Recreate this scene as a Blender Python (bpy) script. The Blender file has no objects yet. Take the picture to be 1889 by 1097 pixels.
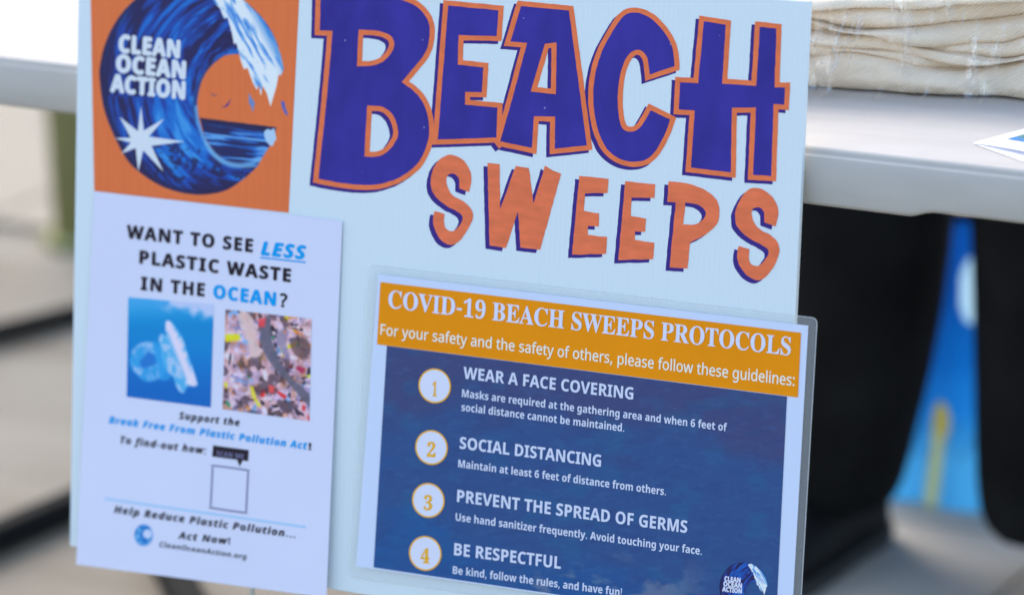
import bpy, bmesh, math, random
import numpy as np
from mathutils import Vector, Matrix

random.seed(7)
rng = np.random.RandomState(11)
SC = bpy.context.scene
COL = SC.collection

# ------------------------------------------------------------------ camera
PW, PH, FPX = 1889.0, 1097.0, 6000.0
CAM = np.array([1.50749, -1.98609, 1.21751])
ROT = np.array([[0.8718603226754983, -0.09679244045463602, 0.4800945752818],
                [0.48854425632648174, 0.24075889966955277, -0.8386654051767672],
                [-0.03441057039023199, 0.9657465380216188, 0.2571955227928296]])
cd = bpy.data.cameras.new('camera')
cam = bpy.data.objects.new('camera', cd)
COL.objects.link(cam)
cam.matrix_world = Matrix([[*ROT[0], CAM[0]], [*ROT[1], CAM[1]], [*ROT[2], CAM[2]], [0, 0, 0, 1]])
cd.sensor_width = 36.0
cd.lens = FPX / PW * 36.0
cd.clip_start = 0.05
cd.clip_end = 500
cd.dof.use_dof = True
cd.dof.focus_distance = 2.28
cd.dof.aperture_fstop = 3.6
SC.camera = cam

# ------------------------------------------------------------------ light
SUN_EL, SUN_AZ = 36.0, 306.0          # degrees; azimuth clockwise from +Y, sun behind the sign
world = bpy.data.worlds.new("World")
SC.world = world
world.use_nodes = True
wn = world.node_tree
sky = wn.nodes.new('ShaderNodeTexSky')
sky.sky_type = 'NISHITA'
sky.sun_disc = False
sky.sun_elevation = math.radians(SUN_EL)
sky.sun_rotation = math.radians(SUN_AZ)
sky.air_density = 1.0
sky.dust_density = 2.0
sky.ozone_density = 1.0
wn.links.new(sky.outputs[0], wn.nodes['Background'].inputs[0])
wn.nodes['Background'].inputs[1].default_value = 0.15
sl = bpy.data.lights.new('sun', 'SUN')
sl.energy = 0.5
sl.angle = math.radians(40)
sl.color = (1.0, 0.96, 0.90)
sun = bpy.data.objects.new('sun', sl)
COL.objects.link(sun)
_a, _e = math.radians(SUN_AZ), math.radians(SUN_EL)
sun_dir = Vector((math.sin(_a) * math.cos(_e), math.cos(_a) * math.cos(_e), math.sin(_e)))
sun.rotation_euler = sun_dir.to_track_quat('Z', 'Y').to_euler()
sun.location = (0, 0, 6)
SC.view_settings.view_transform = 'Standard'
SC.view_settings.look = 'None'
SC.view_settings.exposure = 1.67
SC.view_settings.gamma = 1.0
SC.cycles.max_bounces = 8
SC.cycles.transparent_max_bounces = 24

# ------------------------------------------------------------------ measuring helpers
def ray(x, y):
    return ROT @ np.array([(x - PW / 2) / FPX, -(y - PH / 2) / FPX, -1.0])

def on_plane(x, y, p0, n):
    d = ray(x, y)
    return CAM + d * (((p0 - CAM) @ n) / (d @ n))

def ground(x, y, z=0.0):
    return on_plane(x, y, np.array([0, 0, z]), np.array([0, 0, 1.0]))

TZ = 0.74                                   # table top height
B0 = np.array([0.0, 0.0, 0.83888])          # top left corner of the sign board
BU = np.array([1.0, 0.0, 0.0])
BV = np.array([0.0, 0.1391731, 0.9902680])
BN = np.array([0.0, -0.9902680, 0.1391731])
BWID, BHEI = 0.61, 0.457

def on_board(x, y, h=0.0):                  # a point of the board's face, h metres proud of it
    return on_plane(x, y, B0 + BN * h, BN)

def uv_board(u, v, h=0.0):
    return B0 + BU * u + BV * v + BN * h

# ------------------------------------------------------------------ objects
def tag(o, label=None, cat=None, group=None, kind=None):
    if label: o['label'] = label
    if cat: o['category'] = cat
    if group: o['group'] = group
    if kind: o['kind'] = kind
    return o

def thing(name, loc, label, cat, group=None):
    o = bpy.data.objects.new(name, None)
    o.empty_display_size = 0.05
    o.location = loc
    COL.objects.link(o)
    return tag(o, label, cat, group)

def total_loc(p):
    v = Vector((0, 0, 0))
    while p is not None:
        v += p.location
        p = p.parent
    return v

def link_mesh(name, me, mats, parent=None, smooth=False):
    """me is in world coordinates; it is moved into its parent's frame"""
    if not isinstance(mats, (list, tuple)): mats = [mats]
    for m in mats: me.materials.append(m)
    o = bpy.data.objects.new(name, me)
    COL.objects.link(o)
    if parent is not None:
        me.transform(Matrix.Translation(-total_loc(parent)))
        o.parent = parent
    if smooth:
        me.polygons.foreach_set('use_smooth', [True] * len(me.polygons))
    me.update()
    return o

def mesh_from(verts, faces, name='mesh'):
    me = bpy.data.meshes.new(name)
    me.from_pydata([tuple(map(float, v)) for v in verts], [], faces)
    me.validate()
    return me

def obj(name, verts, faces, mat, parent=None, smooth=False):
    return link_mesh(name, mesh_from(verts, faces, name), mat, parent, smooth)

def bm_obj(name, bm, mat, parent=None, smooth=False):
    me = bpy.data.meshes.new(name)
    bm.normal_update()
    bm.to_mesh(me)
    bm.free()
    return link_mesh(name, me, mat, parent, smooth)

def slab(corners, n, t):
    """closed slab: front corners (any count) and thickness t backwards along n"""
    f = [np.array(c, float) for c in corners]
    b = [c - np.array(n) * t for c in f]
    k = len(f)
    faces = [tuple(range(k)), tuple(range(2 * k - 1, k - 1, -1))]
    for i in range(k):
        j = (i + 1) % k
        faces.append((i, i + k, j + k, j))
    return f + b, faces

def tube_bm(bm, pts, r, seg=12, cap=True):
    pts = [Vector(p) for p in pts]
    rings = []
    n = len(pts)
    rr = r if isinstance(r, (list, tuple)) else [r] * n
    prev = None
    for i, p in enumerate(pts):
        if i == 0: d = pts[1] - pts[0]
        elif i == n - 1: d = pts[-1] - pts[-2]
        else: d = (pts[i + 1] - pts[i]).normalized() + (pts[i] - pts[i - 1]).normalized()
        d.normalize()
        if prev is None:
            a = d.orthogonal().normalized()
        else:
            a = (prev - d * prev.dot(d)).normalized()
        prev = a
        b = d.cross(a)
        rings.append([bm.verts.new(p + (a * math.cos(2 * math.pi * k / seg) + b * math.sin(2 * math.pi * k / seg)) * rr[i]) for k in range(seg)])
    for i in range(n - 1):
        for k in range(seg):
            bm.faces.new((rings[i][k], rings[i][(k + 1) % seg], rings[i + 1][(k + 1) % seg], rings[i + 1][k]))
    if cap:
        bm.faces.new(rings[0][::-1]); bm.faces.new(rings[-1])

def tube(name, pts, r, mat, parent=None, seg=12, smooth=True):
    bm = bmesh.new()
    tube_bm(bm, pts, r, seg)
    return bm_obj(name, bm, mat, parent, smooth)

# ------------------------------------------------------------------ materials
def lin(c):
    c = np.asarray(c, float) / 255.0
    return np.where(c <= 0.04045, c / 12.92, ((c + 0.055) / 1.055) ** 2.4)

def nt(name):
    m = bpy.data.materials.new(name)
    m.use_nodes = True
    n = m.node_tree
    return m, n, n.nodes['Principled BSDF']

def material(name, col, rough=0.5, var=0.0, vscale=20.0, bump=0.0, bscale=200.0, metallic=0.0, spec=0.5, coat=0.0, stretch=None, detail=4.0):
    m, n, p = nt(name)
    p.inputs['Roughness'].default_value = rough
    p.inputs['Metallic'].default_value = metallic
    p.inputs['Specular IOR Level'].default_value = spec
    p.inputs['Coat Weight'].default_value = coat
    p.inputs['Coat Roughness'].default_value = 0.12
    p.inputs['Base Color'].default_value = (*col, 1)
    tc = n.nodes.new('ShaderNodeTexCoord')
    mp = n.nodes.new('ShaderNodeMapping')
    n.links.new(tc.outputs['Object'], mp.inputs[0])
    if stretch: mp.inputs['Scale'].default_value = stretch
    if var:
        t = n.nodes.new('ShaderNodeTexNoise'); t.inputs['Scale'].default_value = vscale; t.inputs['Detail'].default_value = detail
        r = n.nodes.new('ShaderNodeMapRange')
        r.inputs['From Min'].default_value = 0.3; r.inputs['From Max'].default_value = 0.7
        r.inputs['To Min'].default_value = 1 - var; r.inputs['To Max'].default_value = 1 + var
        mx = n.nodes.new('ShaderNodeVectorMath'); mx.operation = 'SCALE'
        mx.inputs[0].default_value = col
        n.links.new(mp.outputs[0], t.inputs[0]); n.links.new(t.outputs[0], r.inputs[0])
        n.links.new(r.outputs[0], mx.inputs['Scale']); n.links.new(mx.outputs[0], p.inputs['Base Color'])
    if bump:
        t2 = n.nodes.new('ShaderNodeTexNoise'); t2.inputs['Scale'].default_value = bscale; t2.inputs['Detail'].default_value = 4
        b = n.nodes.new('ShaderNodeBump'); b.inputs['Strength'].default_value = bump; b.inputs['Distance'].default_value = 0.002
        n.links.new(mp.outputs[0], t2.inputs[0]); n.links.new(t2.outputs[0], b.inputs['Height']); n.links.new(b.outputs[0], p.inputs['Normal'])
    return m

# daylight falling on the sign, measured from its white plastic: ink colours are the photograph's
# colours divided by that light, so they are the pigments' own
LB = np.array([0.60, 0.83, 1.08])
def ink(r, g, b):
    return tuple(np.clip(lin((r, g, b)) / LB, 0.003, 0.97))

def print_mat(name, rough=0.45, coat=0.0, var=0.04):
    """printed picture: colours stored on the print's own fine grid"""
    m, n, p = nt(name)
    a = n.nodes.new('ShaderNodeAttribute'); a.attribute_name = 'print'
    n.links.new(a.outputs['Color'], p.inputs['Base Color'])
    p.inputs['Roughness'].default_value = rough
    p.inputs['Specular IOR Level'].default_value = 0.18
    return m

M = {}
def mk_board():
    m, n, p = nt('corrugated_plastic')
    tc = n.nodes.new('ShaderNodeTexCoord')
    w = n.nodes.new('ShaderNodeTexWave'); w.wave_type = 'BANDS'; w.bands_direction = 'X'
    w.inputs['Scale'].default_value = 80; w.inputs['Distortion'].default_value = 0.15
    n.links.new(tc.outputs['Object'], w.inputs[0])
    t = n.nodes.new('ShaderNodeTexNoise'); t.inputs['Scale'].default_value = 3
    mp = n.nodes.new('ShaderNodeMapping'); mp.inputs['Scale'].default_value = (60, 1, 0.6)
    n.links.new(tc.outputs['Object'], mp.inputs[0]); n.links.new(mp.outputs[0], t.inputs[0])
    add = n.nodes.new('ShaderNodeMath'); add.operation = 'ADD'
    n.links.new(w.outputs['Fac'], add.inputs[0]); n.links.new(t.outputs[0], add.inputs[1])
    b = n.nodes.new('ShaderNodeBump'); b.inputs['Strength'].default_value = 0.25; b.inputs['Distance'].default_value = 0.0004
    n.links.new(add.outputs[0], b.inputs['Height']); n.links.new(b.outputs[0], p.inputs['Normal'])
    p.inputs['Base Color'].default_value = (0.745, 0.80, 0.80, 1)
    p.inputs['Roughness'].default_value = 0.42
    return m
M['board'] = mk_board()
M['board_edge'] = material('corrugated_plastic_edge', (0.78, 0.78, 0.76), 0.5)
M['blue_paint'] = material('blue_print', ink(47, 48, 150), 0.45, var=0.16, vscale=45, stretch=(1, 1, 0.5), detail=8, spec=0.10)
def add_specks(m, scale, thr):
    n = m.node_tree; p = n.nodes['Principled BSDF']
    l = p.inputs['Base Color'].links[0].from_socket
    tc = n.nodes.new('ShaderNodeTexCoord'); v = n.nodes.new('ShaderNodeTexVoronoi'); v.inputs['Scale'].default_value = scale
    w = n.nodes.new('ShaderNodeTexWhiteNoise')
    c1 = n.nodes.new('ShaderNodeMath'); c1.operation = 'LESS_THAN'; c1.inputs[1].default_value = .12
    c2 = n.nodes.new('ShaderNodeMath'); c2.operation = 'GREATER_THAN'; c2.inputs[1].default_value = thr
    mu = n.nodes.new('ShaderNodeMath'); mu.operation = 'MULTIPLY'
    mx = n.nodes.new('ShaderNodeMixRGB'); mx.inputs[2].default_value = (.42, .44, .6, 1)
    n.links.new(tc.outputs['Object'], v.inputs[0]); n.links.new(v.outputs['Distance'], c1.inputs[0])
    n.links.new(v.outputs['Color'], w.inputs[0]); n.links.new(w.outputs[0], c2.inputs[0])
    n.links.new(c1.outputs[0], mu.inputs[0]); n.links.new(c2.outputs[0], mu.inputs[1])
    n.links.new(mu.outputs[0], mx.inputs[0]); n.links.new(l, mx.inputs[1]); n.links.new(mx.outputs[0], p.inputs['Base Color'])
add_specks(M['blue_paint'], 230, .972)
M['orange_line'] = material('orange_print', ink(197, 114, 78), 0.45, var=0.08, vscale=120, spec=0.10)
M['orange_fill'] = material('orange_marker_print', ink(196, 112, 82), 0.45, var=0.10, vscale=60, stretch=(1, 1, 3), detail=8, spec=0.10)
M['purple_line'] = material('purple_print', ink(50, 42, 132), 0.5, spec=0.10)
M['white_print'] = material('unprinted_white', (0.80, 0.80, 0.80), 0.4, spec=0.10)
M['logo'] = print_mat('logo_print', 0.42)
M['photo_print'] = print_mat('photo_print', 0.5)
M['gloss_print'] = print_mat('gloss_print', 0.35, coat=0.3)
M['paper'] = material('white_copy_paper', (0.775, 0.75, 0.86), 0.75, var=0.015, vscale=8, spec=0.10)
M['black_ink'] = material('black_ink', ink(40, 38, 52), 0.7, spec=0.10)
M['cyan_ink'] = material('cyan_ink', ink(0, 148, 236), 0.7, spec=0.10)
M['pale_cyan_ink'] = material('pale_cyan_ink', ink(140, 195, 247), 0.7, spec=0.10)
M['grey_ink'] = material('grey_ink', ink(105, 118, 165), 0.7, spec=0.10)
M['poster_paper'] = material('glossy_poster_paper', (0.70, 0.745, 0.88), 0.3, spec=0.10)
M['poster_orange'] = material('poster_orange_ink', ink(228, 138, 12), 0.35, var=0.03, vscale=14, spec=0.10)
M['poster_white'] = material('poster_white_ink', (0.80, 0.77, 0.86), 0.4, spec=0.10)
M['poster_cream'] = material('poster_cream_ink', ink(235, 222, 225), 0.4, spec=0.10)
M['poster_gold'] = material('poster_gold_ink', ink(222, 168, 40), 0.4, spec=0.10)
M['poster_pale'] = material('poster_pale_blue_ink', ink(176, 204, 244), 0.4, spec=0.10)
M['steel_wire'] = material('galvanised_wire', (0.45, 0.47, 0.48), 0.35, metallic=0.9)
M['table_plastic'] = material('almond_table_plastic', (0.53, 0.485, 0.43), 0.7, spec=0.15, var=0.05, vscale=9, bump=0.25, bscale=700, stretch=(1, 5, 5))
M['table_leg'] = material('grey_leg_enamel', (0.25, 0.25, 0.25), 0.4)
M['black_steel'] = material('black_powder_coat', (0.012, 0.012, 0.012), 0.9, spec=0.08)
M['trouser'] = material('black_trouser_cloth', (0.0085, 0.0085, 0.009), 0.95, spec=0.15, var=0.6, vscale=9, bump=0.5, bscale=900)
M['shoe'] = material('black_shoe_leather', (0.005, 0.005, 0.0055), 0.65, spec=0.2, bump=0.2)
M['sole'] = material('black_rubber_sole', (0.02, 0.02, 0.02), 0.7)
M['skin'] = material('skin', (0.42, 0.25, 0.18), 0.5)
M['shirt'] = material('navy_shirt_cloth', (0.03, 0.04, 0.08), 0.85)
M['hair'] = material('brown_hair', (0.04, 0.022, 0.012), 0.6, var=0.3, vscale=60)
M['green_metal'] = material('olive_green_enamel', (0.28, 0.27, 0.12), 0.85, spec=0.1, var=0.06, vscale=6)

def mk_laminate():
    m, n, p = nt('milky_laminate')
    tr = n.nodes.new('ShaderNodeBsdfTransparent'); tr.inputs[0].default_value = (0.975, 0.98, 0.98, 1)
    mix = n.nodes.new('ShaderNodeMixShader'); mix.inputs[0].default_value = 0.12
    p.inputs['Base Color'].default_value = (0.97, 0.96, 0.94, 1); p.inputs['Roughness'].default_value = 0.25
    n.links.new(tr.outputs[0], mix.inputs[1]); n.links.new(p.outputs[0], mix.inputs[2])
    n.links.new(mix.outputs[0], n.nodes['Material Output'].inputs[0])
    return m
M['laminate'] = mk_laminate()

def mk_canvas():
    m, n, p = nt('natural_cotton_twill')
    tc = n.nodes.new('ShaderNodeTexCoord')
    mp = n.nodes.new('ShaderNodeMapping'); mp.inputs['Rotation'].default_value = (0.0, math.radians(35), 0.0)
    n.links.new(tc.outputs['Object'], mp.inputs[0])
    w = n.nodes.new('ShaderNodeTexWave'); w.bands_direction = 'Z'; w.inputs['Scale'].default_value = 160
    w.inputs['Distortion'].default_value = 1.2; w.inputs['Detail'].default_value = 2
    n.links.new(mp.outputs[0], w.inputs[0])
    t = n.nodes.new('ShaderNodeTexNoise'); t.inputs['Scale'].default_value = 25; t.inputs['Detail'].default_value = 6
    n.links.new(tc.outputs['Object'], t.inputs[0])
    cr = n.nodes.new('ShaderNodeMixRGB'); cr.inputs[1].default_value = (0.70, 0.565, 0.42, 1); cr.inputs[2].default_value = (0.93, 0.765, 0.58, 1)
    ad = n.nodes.new('ShaderNodeMath'); ad.operation = 'MULTIPLY_ADD'; ad.inputs[1].default_value = 0.45
    n.links.new(w.outputs['Fac'], ad.inputs[0]); 
    sb = n.nodes.new('ShaderNodeMath'); sb.operation = 'MULTIPLY'; sb.inputs[1].default_value = 0.9
    n.links.new(t.outputs[0], sb.inputs[0]); n.links.new(sb.outputs[0], ad.inputs[2])
    n.links.new(ad.outputs[0], cr.inputs[0]); n.links.new(cr.outputs[0], p.inputs['Base Color'])
    b1 = n.nodes.new('ShaderNodeBump'); b1.inputs['Strength'].default_value = 0.5; b1.inputs['Distance'].default_value = 0.0006
    b2 = n.nodes.new('ShaderNodeBump'); b2.inputs['Strength'].default_value = 0.7; b2.inputs['Distance'].default_value = 0.006
    n.links.new(w.outputs['Fac'], b1.inputs['Height']); n.links.new(t.outputs[0], b2.inputs['Height'])
    n.links.new(b2.outputs[0], b1.inputs['Normal']); n.links.new(b1.outputs[0], p.inputs['Normal'])
    p.inputs['Roughness'].default_value = 0.9
    p.inputs['Specular IOR Level'].default_value = 0.2
    return m
M['canvas'] = mk_canvas()

def mk_film():
    m, n, p = nt('clear_plastic_film')
    tc = n.nodes.new('ShaderNodeTexCoord')
    mp = n.nodes.new('ShaderNodeMapping'); mp.inputs['Scale'].default_value = (60, 14, 12); mp.inputs['Rotation'].default_value = (0, math.radians(20), 0)
    n.links.new(tc.outputs['Object'], mp.inputs[0])
    t = n.nodes.new('ShaderNodeTexNoise'); t.inputs['Scale'].default_value = 1.0; t.inputs['Detail'].default_value = 5; t.inputs['Distortion'].default_value = 0.6
    n.links.new(mp.outputs[0], t.inputs[0])
    b = n.nodes.new('ShaderNodeBump'); b.inputs['Strength'].default_value = 1.0; b.inputs['Distance'].default_value = 0.02
    n.links.new(t.outputs[0], b.inputs['Height'])
    g = n.nodes.new('ShaderNodeBsdfGlossy'); g.inputs['Roughness'].default_value = 0.12
    g.inputs['Color'].default_value = (0.95, 0.97, 1, 1)
    n.links.new(b.outputs[0], g.inputs['Normal'])
    tr = n.nodes.new('ShaderNodeBsdfTransparent'); tr.inputs[0].default_value = (0.975, 0.98, 0.985, 1)
    r = n.nodes.new('ShaderNodeMapRange'); r.inputs['From Min'].default_value = 0.53; r.inputs['From Max'].default_value = 0.63
    r.inputs['To Min'].default_value = 0.012; r.inputs['To Max'].default_value = 0.23
    n.links.new(t.outputs[0], r.inputs[0])
    mix = n.nodes.new('ShaderNodeMixShader')
    n.links.new(r.outputs[0], mix.inputs[0])
    n.links.new(tr.outputs[0], mix.inputs[1]); n.links.new(g.outputs[0], mix.inputs[2])
    n.links.new(mix.outputs[0], n.nodes['Material Output'].inputs[0])
    return m
M['film'] = mk_film()

def mk_ground():
    m, n, p = nt('worn_concrete_paving')
    tc = n.nodes.new('ShaderNodeTexCoord')
    t = n.nodes.new('ShaderNodeTexNoise'); t.inputs['Scale'].default_value = 1.6; t.inputs['Detail'].default_value = 8; t.inputs['Roughness'].default_value = 0.6
    mp = n.nodes.new('ShaderNodeMapping'); mp.inputs['Rotation'].default_value = (0, 0, math.radians(35)); mp.inputs['Scale'].default_value = (0.7, 3.0, 1)
    n.links.new(tc.outputs['Object'], mp.inputs[0]); n.links.new(mp.outputs[0], t.inputs[0])
    cr = n.nodes.new('ShaderNodeValToRGB')
    e = cr.color_ramp.elements
    e[0].position = 0.32; e[0].color = (0.165, 0.125, 0.08, 1)
    e[1].position = 0.66; e[1].color = (0.295, 0.26, 0.195, 1)
    k = e.new(0.48); k.color = (0.24, 0.205, 0.15, 1)
    n.links.new(t.outputs[0], cr.inputs[0])
    t2 = n.nodes.new('ShaderNodeTexNoise'); t2.inputs['Scale'].default_value = 250; t2.inputs['Detail'].default_value = 3
    n.links.new(tc.outputs['Object'], t2.inputs[0])
    mx = n.nodes.new('ShaderNodeMixRGB'); mx.blend_type = 'MULTIPLY'; mx.inputs[0].default_value = 0.35
    n.links.new(cr.outputs[0], mx.inputs[1]); n.links.new(t2.outputs[0], mx.inputs[2]); n.links.new(mx.outputs[0], p.inputs['Base Color'])
    b = n.nodes.new('ShaderNodeBump'); b.inputs['Strength'].default_value = 0.4; b.inputs['Distance'].default_value = 0.003
    n.links.new(t2.outputs[0], b.inputs['Height']); n.links.new(b.outputs[0], p.inputs['Normal'])
    p.inputs['Roughness'].default_value = 0.85
    return m
M['ground'] = mk_ground()

# ------------------------------------------------------------------ setting
G = 60.0
g = obj('ground', [(-G, -G, 0), (G, -G, 0), (G, G, 0), (-G, G, 0)], [(0, 1, 2, 3)], M['ground'])
tag(g, kind='structure')
# a paler strip of pavement across the back of the view, laid as slabs a few millimetres proud
pv = thing('pavement', (0, 0, 0), None, None)
tag(pv, kind='structure')
pm = material('pale_concrete_slab', (0.255, 0.215, 0.155), 0.8, var=0.05, vscale=5, bump=0.3, bscale=300)
slab_mesh = None
for i in range(9):
    for j in range(2):
        x0, y0 = -7.2 + i * 0.90, 2.05 + j * 0.95
        vs, fs = slab([(x0 + .006, y0 + .006, .010), (x0 + .894, y0 + .006, .010), (x0 + .894, y0 + .944, .010), (x0 + .006, y0 + .944, .010)], (0, 0, 1), .05)
        if slab_mesh is None:
            o = obj('paving_slab', [(a - x0, b - y0, c) for a, b, c in vs], fs, pm, pv)
            slab_mesh = o
        else:
            o = slab_mesh.copy(); COL.objects.link(o); o.parent = pv
        o.location = (x0, y0, 0.0)

for i in range(4):  # added slabs, coloured lighter to brighten the shaded ground between the legs
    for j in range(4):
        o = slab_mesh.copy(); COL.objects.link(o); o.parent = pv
        o.data = brightened_slab if (i or j) else slab_mesh.data.copy()
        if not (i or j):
            brightened_slab = o.data
            brightened_slab.transform(Matrix.Diagonal((.5, .5, 1, 1)))
            brightened_slab.transform(Matrix.Translation((0, 0, -.004)))
            brightened_slab.materials[0] = material('brightened_concrete_slab', (0.44, 0.40, 0.33), 0.8, var=0.06, vscale=7, bump=0.3, bscale=300)
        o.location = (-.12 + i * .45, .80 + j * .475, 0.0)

# ------------------------------------------------------------------ folding table
TA = ground(0, 108, TZ); TB = ground(1889, 318, TZ)
TD = (TB - TA); TD[2] = 0; TD = TD / np.linalg.norm(TD)          # along the front edge
TN = np.array([-TD[1], TD[0], 0.0])                              # towards the back of the table
if TN[1] < 0: TN = -TN
TA = TA + TN * .006
table = thing('folding_table', tuple(TA + TN * .38 - np.array([0, 0, TZ])), 'long off-white plastic folding table behind the white sign', 'table')
S0, S1 = -1.05, 1.40                      # ends along the edge, measured from TA
DEPTH = 0.61
def tp(s, d, z): return TA * np.array([1, 1, 0]) + TD * s + TN * d + np.array([0, 0, z])
def apron_profile(low):
    pr = []
    R_ = 0.0035
    for k in range(7):
        a = math.pi / 2 * k / 6
        pr.append((R_ - R_ * math.sin(a), TZ - R_ + R_ * math.cos(a)))
    pr += [(0.0, TZ - .0046), (-0.0022, TZ - .0052), (-0.003, TZ - .0064), (-0.003, low + .003), (-0.0015, low), (0.004, low - .0004), (0.007, low + .002), (0.007, TZ - .03)]
    return pr
def table_top():
    STEP = float(np.dot(ground(1722, 399, TZ - .05) - TA, TD)) + .012
    ss = list(np.linspace(S0, STEP - .010, 14)) + [STEP - .006, STEP - .002, STEP + .002, STEP + .006, STEP + .012] + list(np.linspace(STEP + .03, S1, 8))
    lowz = TZ - 0.0400
    rows, faces = [], []
    rowlen = None
    for s in ss:
        t_ = min(1, max(0, (s - (STEP - .008)) / .020)); t_ = t_ * t_ * (3 - 2 * t_)
        low = lowz + .0045 * t_
        pr = apron_profile(low)
        row = [(DEPTH, TZ - .039), (DEPTH, TZ - .004), (DEPTH - .004, TZ)] + pr + [(DEPTH - .02, TZ - .03), (DEPTH - .02, TZ - .039)]
        rowlen = len(row)
        rows += [tp(s, d, z) for d, z in row]
    for i in range(len(ss) - 1):
        for k in range(rowlen):
            a, b = i * rowlen + k, i * rowlen + (k + 1) % rowlen
            faces.append((a, b, b + rowlen, a + rowlen))
    faces.append(tuple(range(rowlen - 1, -1, -1)))
    faces.append(tuple(range((len(ss) - 1) * rowlen, len(ss) * rowlen)))
    o = obj('tabletop', rows, faces, M['table_plastic'], table, True)
    return o
tt = table_top()
for f in tt.data.polygons:
    if f.area > 0.02 and abs(f.normal.z) > .9: f.use_smooth = False
for s in (S0 + .28, S1 - .28):
    for d in (.12, DEPTH - .12):
        tube('leg', [tp(s, d, TZ - .032), tp(s, d, .015)], .0125, M['table_leg'], table)
    tube('leg_brace', [tp(s, .12, .42), tp(s, DEPTH - .12, .42)], .009, M['table_leg'], table)

# ------------------------------------------------------------------ green post, black frame
gp = ground(172, 446)
post = thing('bollard', tuple(gp), 'olive green round post standing on the pale paving', 'post')
def lathe(name, prof, cx, cy, mat, parent, seg=32):
    vs, fs = [], []
    for r, z in prof:
        for k in range(seg):
            a = 2 * math.pi * k / seg
            vs.append((cx + r * math.cos(a), cy + r * math.sin(a), z))
    for i in range(len(prof) - 1):
        for k in range(seg):
            k2 = (k + 1) % seg
            fs.append((i * seg + k, i * seg + k2, (i + 1) * seg + k2, (i + 1) * seg + k))
    fs.append(tuple(range(seg))[::-1]); fs.append(tuple(range((len(prof) - 1) * seg, len(prof) * seg)))
    return obj(name, vs, fs, mat, parent, True)
lathe('shaft', [(.060, .02), (.060, .88)], gp[0], gp[1], M['green_metal'], post)
lathe('base_flange', [(.078, 0), (.078, .016), (.062, .02)], gp[0], gp[1], M['green_metal'], post)
lathe('cap', [(.060, .88), (.066, .885), (.066, .91), (.05, .93), (.02, .94), (.004, .941)], gp[0], gp[1], M['green_metal'], post)

def flat_bar(name, p0, p1, w, h, z, parent):
    p0 = np.array([p0[0], p0[1], 0.0]); p1 = np.array([p1[0], p1[1], 0.0])
    d = (p1 - p0) / np.linalg.norm(p1 - p0); s = np.array([-d[1], d[0], 0]) * w / 2
    bm = bmesh.new()
    vs = [bm.verts.new(tuple(q + np.array([0, 0, zz]))) for zz in (z, z + h) for q in (p0 - s, p0 + s, p1 + s, p1 - s)]
    for f in ((3, 2, 1, 0), (4, 5, 6, 7), (0, 1, 5, 4), (1, 2, 6, 5), (2, 3, 7, 6), (3, 0, 4, 7)):
        bm.faces.new([vs[i] for i in f])
    bmesh.ops.bevel(bm, geom=bm.edges[:], offset=.004, segments=2, affect='EDGES')
    return bm_obj(name, bm, M['black_steel'], parent)
b1a, b1b = ground(-60, 612, .03), ground(150, 559, .03)
b2a, b2b = ground(-60, 995, .03), ground(150, 905, .03)
def ext(a, b, e0, e1):
    d = (b - a) / np.linalg.norm(b - a)
    return a - d * e0, b + d * e1
frame = thing('steel_frame', tuple(np.append((b1b + b2b)[:2] / 2, 0)), 'low frame of flat black steel bars lying on the paving behind the sign', 'frame')
a_, b_ = ext(b1a, b1b, .5, .25); flat_bar('bar', a_, b_, .025, .026, .004, frame)
a_, b_ = ext(b2a, b2b, .3, .65); flat_bar('bar', a_, b_, .034, .030, .004, frame)
c1, c2 = ground(316, 1045, .02), ground(350, 1110, .02)
a_, b_ = ext(c1, c2, .16, .30); flat_bar('bar', a_, b_, .036, .028, .004, frame)

# ------------------------------------------------------------------ blue poster stand between the legs
bp = np.array([0.165, 1.335, 0.0])
ban = thing('banner', tuple(bp), 'blue seaside cloth banner standing on the paving behind the black trouser legs', 'banner')
BY = 1.335
def by(x, y): return on_plane(x, y, np.array([0, BY, 0]), np.array([0, -1.0, 0]))
def smooth01(x, a, b):
    t = np.clip((x - a) / (b - a), 0, 1); return t * t * (3 - 2 * t)

_perm = rng.rand(256, 256)
def vnoise(x, y):
    xi = np.floor(x).astype(int); yi = np.floor(y).astype(int)
    fx = x - xi; fy = y - yi
    fx = fx * fx * (3 - 2 * fx); fy = fy * fy * (3 - 2 * fy)
    a = _perm[xi % 256, yi % 256]; b = _perm[(xi + 1) % 256, yi % 256]
    c = _perm[xi % 256, (yi + 1) % 256]; d = _perm[(xi + 1) % 256, (yi + 1) % 256]
    return (a * (1 - fx) + b * fx) * (1 - fy) + (c * (1 - fx) + d * fx) * fy
def fbm(x, y, o=4):
    s = 0; a = .5; t = 0
    for k in range(o):
        s = s + a * vnoise(x * 2 ** k + 17.3 * k, y * 2 ** k + 5.1 * k); t += a; a *= .5
    return s / t
def inside(px, py, poly):
    r = np.zeros(px.shape, bool)
    n = len(poly)
    for i in range(n):
        x1, y1 = poly[i]; x2, y2 = poly[(i + 1) % n]
        if y1 == y2: continue
        c = ((y1 > py) != (y2 > py)) & (px < (x2 - x1) * (py - y1) / (y2 - y1) + x1)
        r ^= c
    return r
def mixc(c, col, f):
    col = np.array(col, float); f = np.asarray(f)[..., None]
    return c * (1 - f) + col * f

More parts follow.
